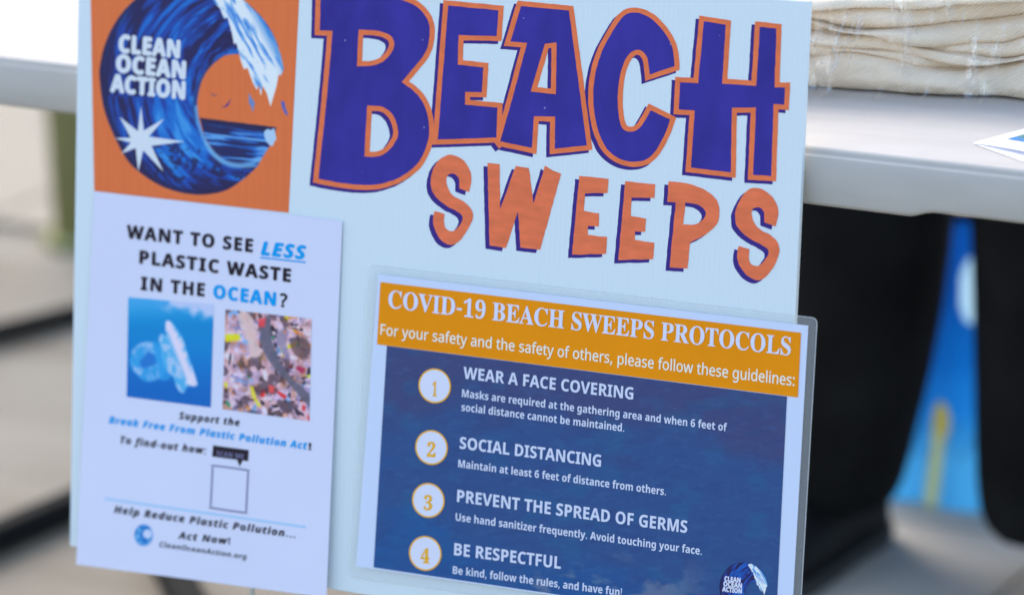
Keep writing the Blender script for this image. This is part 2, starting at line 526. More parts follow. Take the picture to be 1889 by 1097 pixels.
def painted(name, quad, nx, ny, func, place, mat, parent, light=None, keep=None):
    """a printed picture: a fine grid over the quad (photo corners TL TR BR BL), coloured vertex by vertex"""
    q = np.array(quad, float)
    s, t = np.meshgrid(np.linspace(0, 1, nx), np.linspace(0, 1, ny))
    # projective map of the unit square to the quad
    (x0, y0), (x1, y1), (x2, y2), (x3, y3) = q
    dx1, dx2, dx3 = x1 - x2, x3 - x2, x0 - x1 + x2 - x3
    dy1, dy2, dy3 = y1 - y2, y3 - y2, y0 - y1 + y2 - y3
    det = dx1 * dy2 - dx2 * dy1
    gg = (dx3 * dy2 - dx2 * dy3) / det; hh = (dx1 * dy3 - dx3 * dy1) / det
    a = x1 - x0 + gg * x1; b = x3 - x0 + hh * x3; d = y1 - y0 + gg * y1; e = y3 - y0 + hh * y3
    w = gg * s + hh * t + 1
    X = (a * s + b * t + x0) / w; Y = (d * s + e * t + y0) / w
    rgb = func(X, Y, s, t)
    L = LB if light is None else light
    col = np.clip(lin(np.clip(rgb, 0, 255)) / L, .004, .9)
    P = np.array([place(x, y) for x, y in zip(X.ravel(), Y.ravel())])
    fs = []
    km = keep(X, Y) if keep is not None else None
    for j in range(ny - 1):
        for i in range(nx - 1):
            if km is not None and not (km[j, i] or km[j + 1, i] or km[j, i + 1] or km[j + 1, i + 1]): continue
            k = j * nx + i
            fs.append((k, k + nx, k + nx + 1, k + 1))
    me = bpy.data.meshes.new(name)
    me.from_pydata(P.tolist(), [], fs)
    at = me.color_attributes.new('print', 'FLOAT_COLOR', 'POINT')
    at.data.foreach_set('color', np.c_[col.reshape(-1, 3), np.ones(nx * ny)].ravel().astype(np.float32))
    return link_mesh(name, me, mat, parent)

def banner_paint(X, Y, s, t):
    c = np.zeros(X.shape + (3,)) + np.array([10, 84, 165.])
    c = mixc(c, (35, 120, 195), smooth01(Y, 520, 720))
    c = mixc(c, (84, 160, 212), smooth01(Y, 740, 860))
    c = mixc(c, (15, 95, 175), .5 * np.exp(-((Y - 660) / 40) ** 2))
    o = ((X - 1795) / 22) ** 2 + ((Y - 535) / 62) ** 2
    c = mixc(c, (235, 238, 250), 1 - smooth01(o, .8, 1.1))
    st = np.exp(-(np.abs((X - (1722 + (Y - 870) * -.12)) / 15)) ** 4) * smooth01(Y, 740, 790)
    c = mixc(c, (225, 190, 120), st * .95)
    o = ((X - 1738) / 17) ** 2 + ((Y - 775) / 38) ** 2
    c = mixc(c, (215, 165, 70), 1 - smooth01(o, .6, 1.2))
    pal = ((np.abs(np.sin((X + Y * .6) / 11)) < .35) & (Y > 775) & (Y < 850) & ((np.abs(X - 1690) < 28) | (np.abs(X - 1775) < 28)))
    c = mixc(c, (45, 95, 135), pal * .7)
    return c
LG = np.array([2.0, 1.3, 1.15])
bq = [(1562, 380), (1905, 410), (1908, 962), (1562, 938)]
def mk_cloth():
    m, n, p = nt('printed_banner_cloth')
    at_ = n.nodes.new('ShaderNodeAttribute'); at_.attribute_name = 'print'
    tl = n.nodes.new('ShaderNodeBsdfTranslucent'); mix = n.nodes.new('ShaderNodeMixShader'); mix.inputs[0].default_value = .5
    p.inputs['Roughness'].default_value = .8; p.inputs['Specular IOR Level'].default_value = .1
    n.links.new(at_.outputs['Color'], p.inputs['Base Color']); n.links.new(at_.outputs['Color'], tl.inputs['Color'])
    n.links.new(p.outputs[0], mix.inputs[1]); n.links.new(tl.outputs[0], mix.inputs[2]); n.links.new(mix.outputs[0], n.nodes['Material Output'].inputs[0])
    return m
def cloth_at(x, y):
    q = by(x, y)
    return q + np.array([0, .006 * math.sin(q[0] * 60) + .003 * math.sin(q[2] * 25), 0])
painted('printed_cloth', bq, 70, 110, banner_paint, cloth_at, mk_cloth(), ban, light=LG)
tube('rod', [by(1552, 378), by(1915, 409)], .005, M['black_steel'], ban)
tube('rod', [by(1552, 939) + np.array([0, .012, 0]), by(1915, 963) + np.array([0, .012, 0])], .005, M['black_steel'], ban)
for x_ in (1562, 1905): tube('pole', [by(x_, 395) + np.array([0, .011, 0]), by(x_, 945) + np.array([0, .011, -.004])], .005, M['black_steel'], ban)
# ------------------------------------------------------------------ person in black trousers behind the table
person = thing('person', (.25, 1.15, 0), 'person in black trousers and black shoes standing behind the table', 'person')
def skin_mesh(name, pts, edges, radii, mat, parent, sub=2, root=0):
    me = bpy.data.meshes.new(name)
    me.from_pydata(pts, edges, [])
    o = bpy.data.objects.new(name, me); COL.objects.link(o)
    md = o.modifiers.new('skin', 'SKIN')
    for i, r in enumerate(radii):
        rr = r if isinstance(r, tuple) else (r, r)
        me.skin_vertices[0].data[i].radius = rr
        me.skin_vertices[0].data[i].use_root = (i == root)
    md.use_smooth_shade = True
    s2 = o.modifiers.new('sub', 'SUBSURF'); s2.levels = sub; s2.render_levels = sub
    dg = bpy.context.evaluated_depsgraph_get()
    m2 = bpy.data.meshes.new_from_object(o.evaluated_get(dg))
    bpy.data.objects.remove(o)
    return link_mesh(name, m2, mat, parent, True)
px_, py_ = .255, 1.15
body_pts = [(px_, py_, .97), (px_, py_, 1.10), (px_, py_ + .01, 1.28), (px_, py_ + .01, 1.42), (px_, py_, 1.50), (px_, py_ - .01, 1.57), (px_, py_ - .015, 1.66), (px_, py_ - .005, 1.74),
            (px_ - .09, py_, .90), (.155, py_, .48), (.108, py_ + .01, .10), (.104, py_ - .03, .055),
            (px_ + .09, py_, .90), (.372, py_, .48), (.402, py_ + .01, .10), (.410, py_ - .03, .055),
            (px_ - .18, py_ + .01, 1.40), (px_ - .24, py_ + .01, 1.12), (px_ - .22, py_ - .10, .90), (px_ - .21, py_ - .15, .83),
            (px_ + .18, py_ + .01, 1.40), (px_ + .24, py_ + .01, 1.12), (px_ + .22, py_ - .10, .90), (px_ + .21, py_ - .15, .83)]
body_e = [(0, 1), (1, 2), (2, 3), (3, 4), (4, 5), (5, 6), (6, 7), (0, 8), (8, 9), (9, 10), (10, 11), (0, 12), (12, 13), (13, 14), (14, 15), (3, 16), (16, 17), (17, 18), (18, 19), (3, 20), (20, 21), (21, 22), (22, 23)]
body_r = [(.13, .10), (.12, .09), (.14, .10), (.12, .09), .05, (.06, .07), (.075, .09), (.05, .06), .075, .05, .03, .022, .075, .05, .03, .022, .05, .038, .028, (.04, .02), .05, .038, .028, (.04, .02)]
skin_mesh('body', body_pts, body_e, body_r, M['skin'], person)
sh_pts = [body_pts[i] for i in (0, 1, 2, 3, 16, 17, 20, 21)]
skin_mesh('shirt', sh_pts, [(0, 1), (1, 2), (2, 3), (3, 4), (4, 5), (3, 6), (6, 7)], [(.15, .12), (.14, .11), (.16, .12), (.14, .11), .065, .055, .065, .055], M['shirt'], person)
tr_pts = [(px_, py_, 1.0), (px_, py_, .90), (px_ - .095, py_, .80), (.150, py_, .52), (.148, py_ + .005, .38), (.136, py_, .22), (.112, py_, .12), (.102, py_, .055),
          (px_ + .095, py_, .80), (.378, py_, .52), (.384, py_ + .005, .38), (.388, py_, .22), (.392, py_, .12), (.404, py_, .055)]
tr_e = [(0, 1), (1, 2), (2, 3), (3, 4), (4, 5), (5, 6), (6, 7), (1, 8), (8, 9), (9, 10), (10, 11), (11, 12), (12, 13)]
tr_r = [(.16, .13), (.165, .13), .115, .110, .108, .094, .088, .086, .115, .110, .112, .110, .114, .114]
skin_mesh('trousers', tr_pts, tr_e, tr_r, M['trouser'], person)
skin_mesh('hair', [(px_, py_ + .02, 1.70), (px_, py_ + .03, 1.76), (px_, py_ + .05, 1.66)], [(0, 1), (0, 2)], [(.085, .085), (.06, .06), (.07, .05)], M['hair'], person)
def shoe(cx, cy, ang):
    stations = [(-.09, .030, .070), (-.06, .040, .085), (-.01, .040, .080), (.05, .046, .062), (.11, .050, .050), (.155, .046, .042), (.185, .030, .030), (.195, .008, .016)]
    ca, sa = math.cos(ang), math.sin(ang)
    def put(l, w, z): return (cx + sa * l + ca * w, cy - ca * l + sa * w, z)
    vs, fs = [], []
    K = 12
    for l, w, h in stations:
        for k in range(K):
            a = math.pi * k / (K - 1)
            vs.append(put(l, w * math.cos(a), .022 + (h - .022 + .02) * math.sin(a) ** .8))
    for i in range(len(stations) - 1):
        for k in range(K - 1):
            fs.append((i * K + k, i * K + k + 1, (i + 1) * K + k + 1, (i + 1) * K + k))
        fs.append((i * K, (i + 1) * K, (i + 1) * K + K - 1, i * K + K - 1))
    fs.append(tuple(range(K))); fs.append(tuple(range((len(stations) - 1) * K, len(stations) * K))[::-1])
    o = obj('shoe', vs, fs, M['shoe'], person, True)
    vs, fs = [], []
    for z in (0.001, .024):
        for l, w, h in stations: vs.append(put(l * 1.03, w * 1.10, z))
        for l, w, h in stations[::-1]: vs.append(put(l * 1.03, -w * 1.10, z))
    n = len(stations) * 2
    fs = [tuple(range(n))[::-1], tuple(range(n, 2 * n))] + [(i, (i + 1) % n, (i + 1) % n + n, i + n) for i in range(n)]
    obj('sole', vs, fs, M['sole'], o)
shoe(.112, 1.13, -.12)
shoe(.415, 1.13, .25)

# letter outlines in thousandths of an em: advance width, then loops of x, y
GLYPHS = {
'reg': {
 ',': (180, [[28, -87, 47, -3, 61, 78, 124, 78, 129, 71, 104, -8, 71, -87]]),
 ':': (180, [[89, 278, 60, 289, 51, 303, 48, 324, 51, 345, 60, 359, 89, 369, 119, 359, 129, 345, 132, 324, 129, 303, 119, 289], [89, -9, 60, 1, 51, 15, 48, 36, 51, 57, 60, 71, 89, 81, 119, 71, 129, 57, 132, 36, 129, 15, 119, 1]]),
 'F': (349, [[65, 0, 65, 480, 333, 480, 333, 426, 126, 426, 126, 257, 320, 257, 320, 203, 126, 203, 126, 0]]),
 'a': (377, [[144, -7, 100, 0, 63, 19, 39, 52, 31, 100, 41, 148, 73, 183, 127, 206, 203, 215, 265, 217, 265, 238, 260, 277, 245, 301, 222, 314, 190, 318, 136, 310, 89, 291, 71, 335, 126, 357, 193, 366, 251, 359, 291, 337, 314, 300, 322, 245, 322, 0, 279, 0, 268, 51, 265, 51, 241, 25, 216, 7, 185, -3], [158, 41, 200, 47, 234, 66, 256, 98, 264, 144, 264, 176, 211, 174, 154, 167, 118, 152, 98, 130, 92, 99, 97, 73, 110, 55, 132, 44]]),
 'd': (413, [[185, -7, 124, 5, 77, 40, 47, 98, 37, 179, 47, 261, 78, 319, 125, 355, 185, 367, 223, 363, 254, 351, 297, 314, 301, 314, 299, 339, 297, 367, 297, 510, 356, 510, 356, 0, 308, 0, 300, 48, 297, 48, 278, 27, 254, 9, 223, -3], [194, 42, 243, 50, 274, 74, 292, 113, 298, 168, 298, 179, 292, 238, 275, 282, 244, 309, 193, 318, 152, 308, 122, 280, 104, 235, 98, 178, 104, 121, 122, 78, 152, 51]]),
 'e': (379, [[210, -7, 162, -2, 120, 14, 85, 40, 59, 76, 42, 122, 37, 177, 42, 232, 57, 279, 81, 316, 112, 344, 151, 361, 196, 367, 239, 362, 276, 347, 305, 322, 327, 290, 340, 250, 345, 204, 345, 169, 98, 169, 107, 115, 129, 76, 165, 52, 213, 44, 274, 50, 328, 69, 328, 17, 274, -1], [99, 216, 283, 216, 277, 257, 262, 290, 234, 311, 195, 318, 158, 312, 129, 291, 109, 259]]),
 'f': (231, [[73, 0, 73, 314, 10, 314, 10, 342, 73, 362, 73, 383, 81, 443, 104, 483, 141, 506, 190, 514, 229, 510, 260, 502, 244, 455, 220, 462, 191, 465, 165, 460, 147, 446, 136, 420, 132, 383, 132, 360, 223, 360, 223, 314, 132, 314, 132, 0]]),
 'g': (413, [[195, -161, 123, -155, 65, -138, 65, -84, 125, -105, 198, -112, 240, -105, 271, -85, 291, -53, 298, -11, 298, 3, 298, 27, 300, 48, 297, 48, 251, 7, 185, -7, 123, 6, 76, 42, 47, 101, 37, 179, 47, 256, 76, 316, 123, 354, 185, 367, 219, 363, 249, 353, 275, 336, 298, 312, 301, 312, 309, 360, 356, 360, 356, -6, 346, -74, 317, -122, 267, -151], [194, 42, 241, 49, 273, 71, 292, 109, 298, 165, 298, 179, 292, 243, 273, 285, 240, 309, 193, 317, 153, 308, 123, 281, 104, 237, 98, 179, 104, 120, 123, 77, 153, 50]]),
 'h': (415, [[57, 0, 57, 510, 116, 510, 116, 361, 113, 310, 117, 310, 137, 334, 164, 352, 195, 362, 229, 366, 287, 358, 328, 335, 352, 294, 361, 234, 361, 0, 302, 0, 302, 230, 293, 278, 266, 307, 222, 317, 171, 309, 139, 283, 122, 242, 116, 186, 116, 0]]),
 'i': (173, [[87, 420, 62, 429, 55, 441, 52, 457, 55, 474, 62, 486, 87, 495, 111, 486, 119, 474, 122, 457, 119, 441, 111, 429], [57, 0, 57, 360, 116, 360, 116, 0]]),
 'l': (173, [[57, 0, 57, 510, 116, 510, 116, 0]]),
 'n': (415, [[57, 0, 57, 360, 105, 360, 113, 311, 117, 311, 138, 336, 165, 353, 197, 363, 230, 367, 287, 359, 328, 335, 352, 295, 361, 234, 361, 0, 302, 0, 302, 230, 293, 278, 266, 307, 222, 317, 171, 309, 139, 283, 122, 242, 116, 187, 116, 0]]),
 'o': (406, [[202, -7, 157, -1, 117, 15, 84, 42, 58, 79, 42, 125, 37, 181, 48, 260, 82, 318, 135, 355, 204, 367, 250, 361, 290, 345, 324, 318, 349, 282, 365, 236, 370, 181, 359, 101, 325, 42, 271, 6], [203, 42, 251, 52, 283, 80, 303, 123, 309, 181, 303, 238, 283, 281, 251, 308, 203, 317, 155, 308, 123, 281, 104, 238, 98, 181, 104, 123, 123, 80, 156, 52]]),
 'p': (413, [[57, -161, 57, 360, 105, 360, 113, 311, 116, 311, 135, 333, 158, 351, 189, 363, 228, 367, 288, 355, 335, 320, 366, 262, 376, 181, 366, 100, 335, 41, 288, 5, 228, -7, 190, -3, 159, 9, 116, 46, 112, 46, 115, 17, 116, -13, 116, -161], [219, 42, 249, 47, 273, 60, 291, 82, 305, 110, 315, 181, 309, 237, 291, 280, 261, 308, 218, 317, 171, 309, 140, 286, 123, 247, 116, 192, 116, 181, 122, 122, 138, 78, 169, 51]]),
 'r': (277, [[57, 0, 57, 360, 105, 360, 112, 294, 115, 294, 135, 322, 160, 345, 190, 361, 225, 367, 247, 366, 267, 363, 260, 308, 241, 312, 221, 313, 194, 309, 169, 298, 147, 280, 131, 256, 120, 226, 116, 192, 116, 0]]),
 's': (322, [[148, -7, 83, -1, 35, 16, 35, 70, 87, 50, 149, 41, 188, 45, 214, 55, 229, 72, 234, 94, 227, 118, 200, 140, 146, 164, 86, 191, 48, 223, 38, 244, 34, 271, 44, 312, 72, 342, 115, 360, 169, 367, 231, 360, 284, 343, 264, 296, 216, 312, 165, 318, 133, 315, 110, 307, 95, 293, 91, 275, 99, 249, 129, 229, 183, 206, 242, 180, 279, 147, 288, 126, 291, 99, 282, 53, 253, 20, 207, 0]]),
 't': (242, [[167, -7, 115, 3, 94, 16, 77, 37, 65, 66, 62, 105, 62, 314, 11, 314, 11, 343, 62, 366, 86, 443, 121, 443, 121, 360, 225, 360, 225, 314, 121, 314, 121, 106, 125, 77, 137, 57, 155, 46, 177, 42, 205, 44, 228, 49, 228, 4, 201, -4]]),
 'u': (415, [[184, -7, 127, 1, 86, 25, 61, 65, 53, 124, 53, 360, 113, 360, 113, 128, 122, 81, 148, 52, 193, 42, 243, 51, 276, 76, 293, 117, 299, 173, 299, 360, 358, 360, 358, 0, 310, 0, 301, 48, 298, 48, 277, 23, 250, 6, 218, -3]]),
 'w': (528, [[106, 1, 7, 361, 69, 361, 118, 169, 132, 110, 142, 61, 144, 61, 151, 89, 159, 125, 169, 158, 232, 361, 297, 361, 359, 158, 373, 108, 383, 62, 385, 62, 395, 108, 410, 169, 460, 361, 520, 361, 420, 1, 351, 1, 289, 203, 274, 258, 265, 299, 262, 299, 253, 258, 238, 203, 173, 1]]),
 'y': (343, [[56, -161, 28, -160, 7, -156, 7, -109, 25, -111, 47, -113, 75, -108, 97, -95, 114, -75, 127, -49, 146, -1, 1, 360, 64, 360, 142, 155, 160, 104, 172, 57, 175, 57, 187, 101, 206, 156, 279, 360, 343, 360, 187, -50, 166, -96, 139, -131, 103, -154]]),
},
'bold': {
 '!': (181, [[71, 135, 54, 480, 126, 480, 109, 135], [90, -9, 60, 1, 51, 15, 48, 36, 51, 57, 60, 71, 90, 81, 119, 71, 129, 57, 132, 36, 129, 15, 119, 1]]),
 ',': (180, [[28, -87, 47, -3, 61, 78, 124, 78, 129, 71, 104, -8, 71, -87]]),
 '.': (180, [[89, -9, 60, 1, 51, 15, 48, 36, 51, 57, 60, 71, 89, 81, 119, 71, 129, 57, 132, 36, 129, 15, 119, 1]]),
 '6': (384, [[199, -7, 152, -1, 110, 16, 75, 44, 47, 85, 29, 138, 24, 203, 30, 285, 51, 362, 69, 396, 93, 425, 124, 450, 162, 469, 209, 481, 264, 485, 297, 484, 328, 480, 328, 399, 301, 404, 271, 406, 218, 401, 178, 387, 151, 364, 132, 334, 122, 298, 117, 256, 121, 256, 137, 278, 160, 296, 188, 308, 225, 312, 282, 302, 325, 272, 353, 224, 362, 160, 351, 90, 318, 38, 266, 4], [197, 75, 224, 80, 245, 95, 259, 121, 264, 158, 260, 190, 248, 214, 228, 229, 199, 234, 160, 224, 134, 199, 124, 167, 132, 124, 157, 89, 175, 78]]),
 '?': (291, [[94, 135, 94, 153, 99, 197, 117, 232, 150, 267, 191, 304, 212, 333, 218, 367, 212, 396, 197, 417, 171, 430, 136, 435, 78, 426, 29, 406, 8, 453, 67, 477, 140, 486, 197, 478, 239, 455, 265, 417, 274, 369, 264, 317, 237, 278, 195, 240, 161, 208, 145, 180, 141, 146, 141, 135], [120, -9, 104, -7, 90, 1, 82, 15, 79, 36, 82, 57, 90, 71, 120, 81, 149, 71, 158, 57, 161, 36, 158, 15, 149, 1]]),
 'A': (463, [[0, 0, 169, 482, 293, 482, 463, 0, 354, 0, 319, 114, 144, 114, 109, 0], [170, 199, 295, 199, 259, 311, 251, 340, 240, 375, 232, 407, 223, 374, 212, 336, 204, 311]]),
 'B': (451, [[60, 0, 60, 480, 210, 480, 294, 473, 355, 453, 391, 416, 404, 358, 399, 320, 384, 289, 361, 266, 330, 255, 330, 251, 373, 234, 391, 220, 404, 199, 413, 173, 416, 139, 404, 81, 369, 37, 313, 9, 240, 0], [162, 289, 221, 289, 258, 293, 282, 304, 295, 321, 300, 345, 294, 368, 279, 384, 253, 393, 216, 396, 162, 396], [162, 84, 228, 84, 267, 88, 292, 102, 306, 122, 310, 149, 306, 173, 292, 192, 266, 205, 225, 209, 162, 209]]),
 'C': (428, [[255, -7, 187, 1, 133, 24, 91, 61, 62, 110, 45, 170, 39, 239, 46, 307, 65, 367, 97, 417, 141, 455, 197, 478, 264, 486, 335, 477, 404, 453, 371, 370, 317, 392, 264, 402, 212, 391, 175, 358, 151, 306, 144, 238, 151, 171, 172, 120, 209, 88, 264, 78, 323, 85, 386, 103, 386, 18, 324, -1]]),
 'D': (497, [[60, 0, 60, 480, 211, 480, 281, 473, 342, 453, 391, 419, 427, 374, 450, 315, 458, 244, 441, 138, 389, 61, 306, 15, 196, 0], [162, 84, 206, 84, 287, 101, 336, 154, 353, 242, 344, 311, 318, 359, 275, 387, 216, 396, 162, 396]]),
 'E': (376, [[60, 0, 60, 480, 336, 480, 336, 396, 162, 396, 162, 291, 324, 291, 324, 208, 162, 208, 162, 84, 336, 84, 336, 0]]),
 'F': (369, [[60, 0, 60, 480, 335, 480, 335, 396, 161, 396, 161, 273, 323, 273, 323, 189, 161, 189, 161, 0]]),
 'G': (486, [[262, -7, 167, 9, 97, 56, 53, 134, 39, 240, 46, 311, 68, 371, 104, 420, 153, 456, 215, 479, 289, 486, 365, 478, 432, 457, 398, 375, 348, 394, 289, 402, 247, 397, 212, 381, 183, 357, 162, 325, 148, 285, 144, 238, 147, 194, 156, 155, 173, 123, 197, 98, 229, 83, 269, 78, 305, 80, 333, 85, 333, 185, 242, 185, 242, 269, 433, 269, 433, 21, 354, 1]]),
 'H': (514, [[60, 0, 60, 480, 162, 480, 162, 291, 352, 291, 352, 480, 453, 480, 453, 0, 352, 0, 352, 207, 162, 207, 162, 0]]),
 'I': (261, [[21, 0, 21, 58, 80, 85, 80, 395, 21, 422, 21, 480, 240, 480, 240, 422, 181, 395, 181, 85, 240, 58, 240, 0]]),
 'L': (379, [[60, 0, 60, 480, 162, 480, 162, 84, 357, 84, 357, 0]]),
 'M': (633, [[60, 0, 60, 480, 199, 480, 312, 113, 314, 113, 435, 480, 573, 480, 573, 0, 478, 0, 478, 227, 479, 279, 481, 335, 483, 375, 480, 375, 357, 0, 263, 0, 148, 376, 145, 376, 148, 336, 150, 278, 151, 223, 151, 0]]),
 'N': (546, [[60, 0, 60, 480, 189, 480, 397, 120, 399, 120, 396, 187, 394, 253, 394, 480, 486, 480, 486, 0, 357, 0, 148, 363, 145, 363, 149, 294, 151, 226, 151, 0]]),
 'O': (535, [[267, -7, 196, 1, 139, 24, 95, 61, 63, 111, 45, 171, 39, 241, 45, 311, 63, 371, 95, 420, 139, 456, 196, 479, 268, 487, 339, 479, 396, 456, 440, 420, 471, 370, 490, 310, 496, 240, 490, 171, 471, 110, 440, 61, 396, 24, 339, 1], [267, 79, 323, 89, 361, 122, 382, 173, 389, 240, 382, 308, 361, 359, 323, 392, 268, 402, 212, 392, 175, 359, 153, 308, 146, 240, 153, 173, 175, 122, 212, 89]]),
 'P': (422, [[60, 0, 60, 480, 214, 480, 294, 470, 349, 440, 381, 392, 392, 330, 387, 289, 374, 252, 351, 219, 316, 193, 268, 176, 206, 171, 162, 171, 162, 0], [162, 254, 195, 254, 234, 258, 264, 271, 282, 293, 289, 326, 280, 365, 253, 388, 208, 396, 162, 396]]),
 'R': (443, [[60, 0, 60, 480, 200, 480, 285, 471, 345, 444, 380, 399, 392, 336, 388, 305, 379, 278, 346, 237, 302, 209, 443, 0, 330, 0, 216, 184, 162, 184, 162, 0], [162, 267, 195, 267, 238, 271, 267, 283, 283, 304, 289, 333, 283, 362, 266, 382, 236, 393, 193, 396, 162, 396]]),
 'S': (370, [[167, -7, 95, 1, 31, 22, 31, 117, 102, 90, 138, 80, 175, 77, 207, 81, 228, 92, 240, 108, 244, 128, 237, 153, 217, 172, 150, 207, 114, 225, 77, 253, 48, 293, 39, 319, 36, 350, 47, 407, 80, 450, 131, 477, 199, 486, 270, 478, 341, 453, 308, 373, 249, 394, 195, 402, 170, 398, 151, 388, 140, 373, 136, 353, 141, 330, 158, 313, 226, 277, 289, 241, 312, 220, 329, 196, 340, 168, 343, 133, 332, 76, 297, 31, 242, 3]]),
 'T': (389, [[144, 0, 144, 395, 13, 395, 13, 480, 375, 480, 375, 395, 245, 395, 245, 0]]),
 'U': (508, [[252, -7, 168, 5, 107, 42, 70, 98, 57, 171, 57, 480, 158, 480, 158, 186, 165, 136, 183, 103, 213, 85, 255, 79, 297, 85, 327, 105, 344, 138, 349, 187, 349, 480, 451, 480, 451, 169, 445, 122, 429, 80, 401, 44, 363, 16, 313, -1]]),
 'V': (437, [[163, 0, 0, 480, 103, 480, 193, 194, 200, 167, 211, 125, 218, 89, 225, 125, 236, 167, 243, 194, 334, 480, 437, 480, 273, 0]]),
 'W': (649, [[122, 0, 0, 480, 100, 480, 161, 218, 170, 179, 179, 132, 185, 92, 191, 132, 199, 177, 207, 211, 277, 480, 373, 480, 443, 211, 450, 177, 459, 132, 465, 92, 471, 132, 480, 179, 488, 218, 549, 480, 649, 480, 527, 0, 412, 0, 347, 252, 342, 274, 335, 306, 328, 339, 324, 364, 321, 339, 314, 307, 308, 274, 302, 251, 238, 0]]),
 'a': (406, [[142, -7, 97, 0, 60, 22, 36, 58, 28, 109, 38, 160, 69, 196, 120, 217, 192, 226, 256, 228, 256, 244, 252, 269, 241, 287, 223, 297, 199, 300, 146, 292, 95, 273, 62, 341, 128, 365, 203, 374, 268, 366, 316, 342, 345, 302, 355, 244, 355, 0, 285, 0, 266, 50, 263, 50, 239, 24, 214, 7, 183, -3], [179, 66, 209, 71, 234, 86, 250, 109, 256, 140, 256, 170, 217, 169, 176, 164, 150, 151, 136, 132, 131, 109, 134, 89, 144, 76]]),
 'b': (425, [[254, -7, 218, -3, 190, 8, 152, 40, 146, 40, 129, 0, 52, 0, 52, 510, 152, 510, 152, 392, 151, 351, 148, 319, 152, 319, 170, 340, 192, 358, 221, 369, 257, 373, 312, 361, 357, 325, 385, 266, 395, 184, 385, 101, 356, 42, 311, 5], [226, 75, 253, 82, 275, 103, 288, 138, 293, 185, 288, 232, 274, 266, 253, 287, 224, 293, 191, 287, 170, 269, 157, 239, 152, 195, 152, 185, 156, 138, 168, 103, 190, 82]]),
 'c': (345, [[201, -7, 129, 5, 75, 39, 41, 97, 30, 181, 36, 242, 53, 291, 80, 328, 117, 353, 160, 368, 210, 373, 276, 366, 324, 349, 295, 271, 251, 287, 210, 293, 167, 281, 141, 244, 132, 182, 137, 134, 153, 101, 177, 81, 210, 75, 266, 83, 313, 106, 313, 21, 265, 0]]),
 'd': (425, [[169, -7, 113, 5, 69, 41, 40, 101, 30, 183, 40, 265, 69, 325, 114, 361, 171, 373, 207, 370, 236, 358, 259, 341, 277, 320, 280, 320, 275, 351, 273, 393, 273, 510, 373, 510, 373, 0, 296, 0, 277, 48, 273, 48, 255, 27, 233, 9, 204, -3], [203, 73, 239, 79, 262, 98, 275, 128, 279, 171, 279, 182, 275, 229, 263, 264, 240, 285, 202, 292, 173, 285, 150, 264, 136, 229, 132, 181, 136, 134, 150, 100, 173, 80]]),
 'e': (397, [[218, -7, 166, -2, 121, 14, 83, 40, 54, 76, 36, 123, 30, 181, 36, 240, 52, 288, 78, 325, 113, 352, 155, 368, 203, 373, 271, 363, 324, 330, 357, 278, 368, 207, 368, 158, 132, 158, 139, 121, 157, 92, 185, 74, 223, 68, 287, 75, 347, 97, 347, 19, 290, 0], [134, 225, 274, 225, 269, 256, 257, 280, 235, 297, 204, 302, 178, 298, 156, 283, 141, 259]]),
 'f': (260, [[69, 0, 69, 291, 13, 291, 13, 340, 69, 367, 69, 394, 72, 435, 84, 466, 103, 488, 129, 503, 161, 511, 198, 514, 252, 509, 290, 498, 265, 425, 240, 431, 209, 435, 191, 431, 178, 422, 169, 390, 169, 367, 255, 367, 255, 291, 169, 291, 169, 0]]),
 'g': (425, [[189, -161, 117, -156, 52, -140, 52, -60, 122, -81, 195, -88, 238, -79, 264, -51, 273, -5, 273, 3, 274, 26, 275, 48, 273, 48, 252, 23, 228, 6, 200, -4, 169, -7, 111, 6, 67, 43, 39, 103, 30, 183, 40, 263, 68, 323, 112, 361, 171, 373, 232, 360, 277, 320, 280, 320, 288, 367, 373, 367, 373, -1, 361, -70, 326, -120, 269, -151], [204, 72, 237, 77, 261, 94, 275, 124, 279, 170, 279, 182, 275, 233, 261, 267, 238, 286, 203, 292, 164, 280, 140, 243, 132, 181, 140, 121, 164, 84]]),
 'h': (441, [[52, 0, 52, 510, 152, 510, 152, 406, 151, 355, 148, 320, 153, 320, 173, 344, 198, 361, 227, 370, 259, 373, 313, 365, 355, 342, 382, 300, 391, 239, 391, 0, 291, 0, 291, 214, 284, 258, 265, 285, 232, 293, 194, 286, 170, 262, 157, 224, 152, 173, 152, 0]]),
 'i': (205, [[103, 412, 82, 415, 64, 423, 52, 438, 48, 461, 52, 485, 64, 500, 103, 510, 141, 500, 153, 485, 157, 461, 153, 438, 141, 423], [52, 0, 52, 367, 152, 367, 152, 0]]),
 'k': (416, [[52, 0, 52, 510, 152, 510, 152, 282, 151, 241, 147, 199, 148, 199, 169, 228, 192, 255, 295, 367, 408, 367, 262, 208, 416, 0, 301, 0, 195, 148, 152, 114, 152, 0]]),
 'l': (205, [[52, 0, 52, 510, 152, 510, 152, 0]]),
 'm': (660, [[52, 0, 52, 367, 129, 367, 142, 320, 148, 320, 168, 344, 194, 361, 224, 370, 255, 373, 292, 370, 323, 360, 348, 344, 366, 320, 375, 320, 395, 344, 421, 361, 452, 370, 483, 373, 538, 365, 577, 342, 601, 300, 609, 239, 609, 0, 509, 0, 509, 214, 503, 258, 485, 285, 454, 293, 420, 286, 398, 265, 385, 231, 381, 184, 381, 0, 281, 0, 281, 214, 275, 258, 256, 285, 226, 293, 190, 286, 168, 262, 156, 224, 152, 173, 152, 0]]),
 'n': (441, [[52, 0, 52, 367, 129, 367, 142, 320, 148, 320, 168, 344, 196, 361, 227, 370, 261, 373, 314, 365, 355, 342, 382, 300, 391, 239, 391, 0, 291, 0, 291, 214, 287, 249, 277, 274, 258, 289, 232, 293, 193, 286, 169, 262, 157, 224, 152, 173, 152, 0]]),
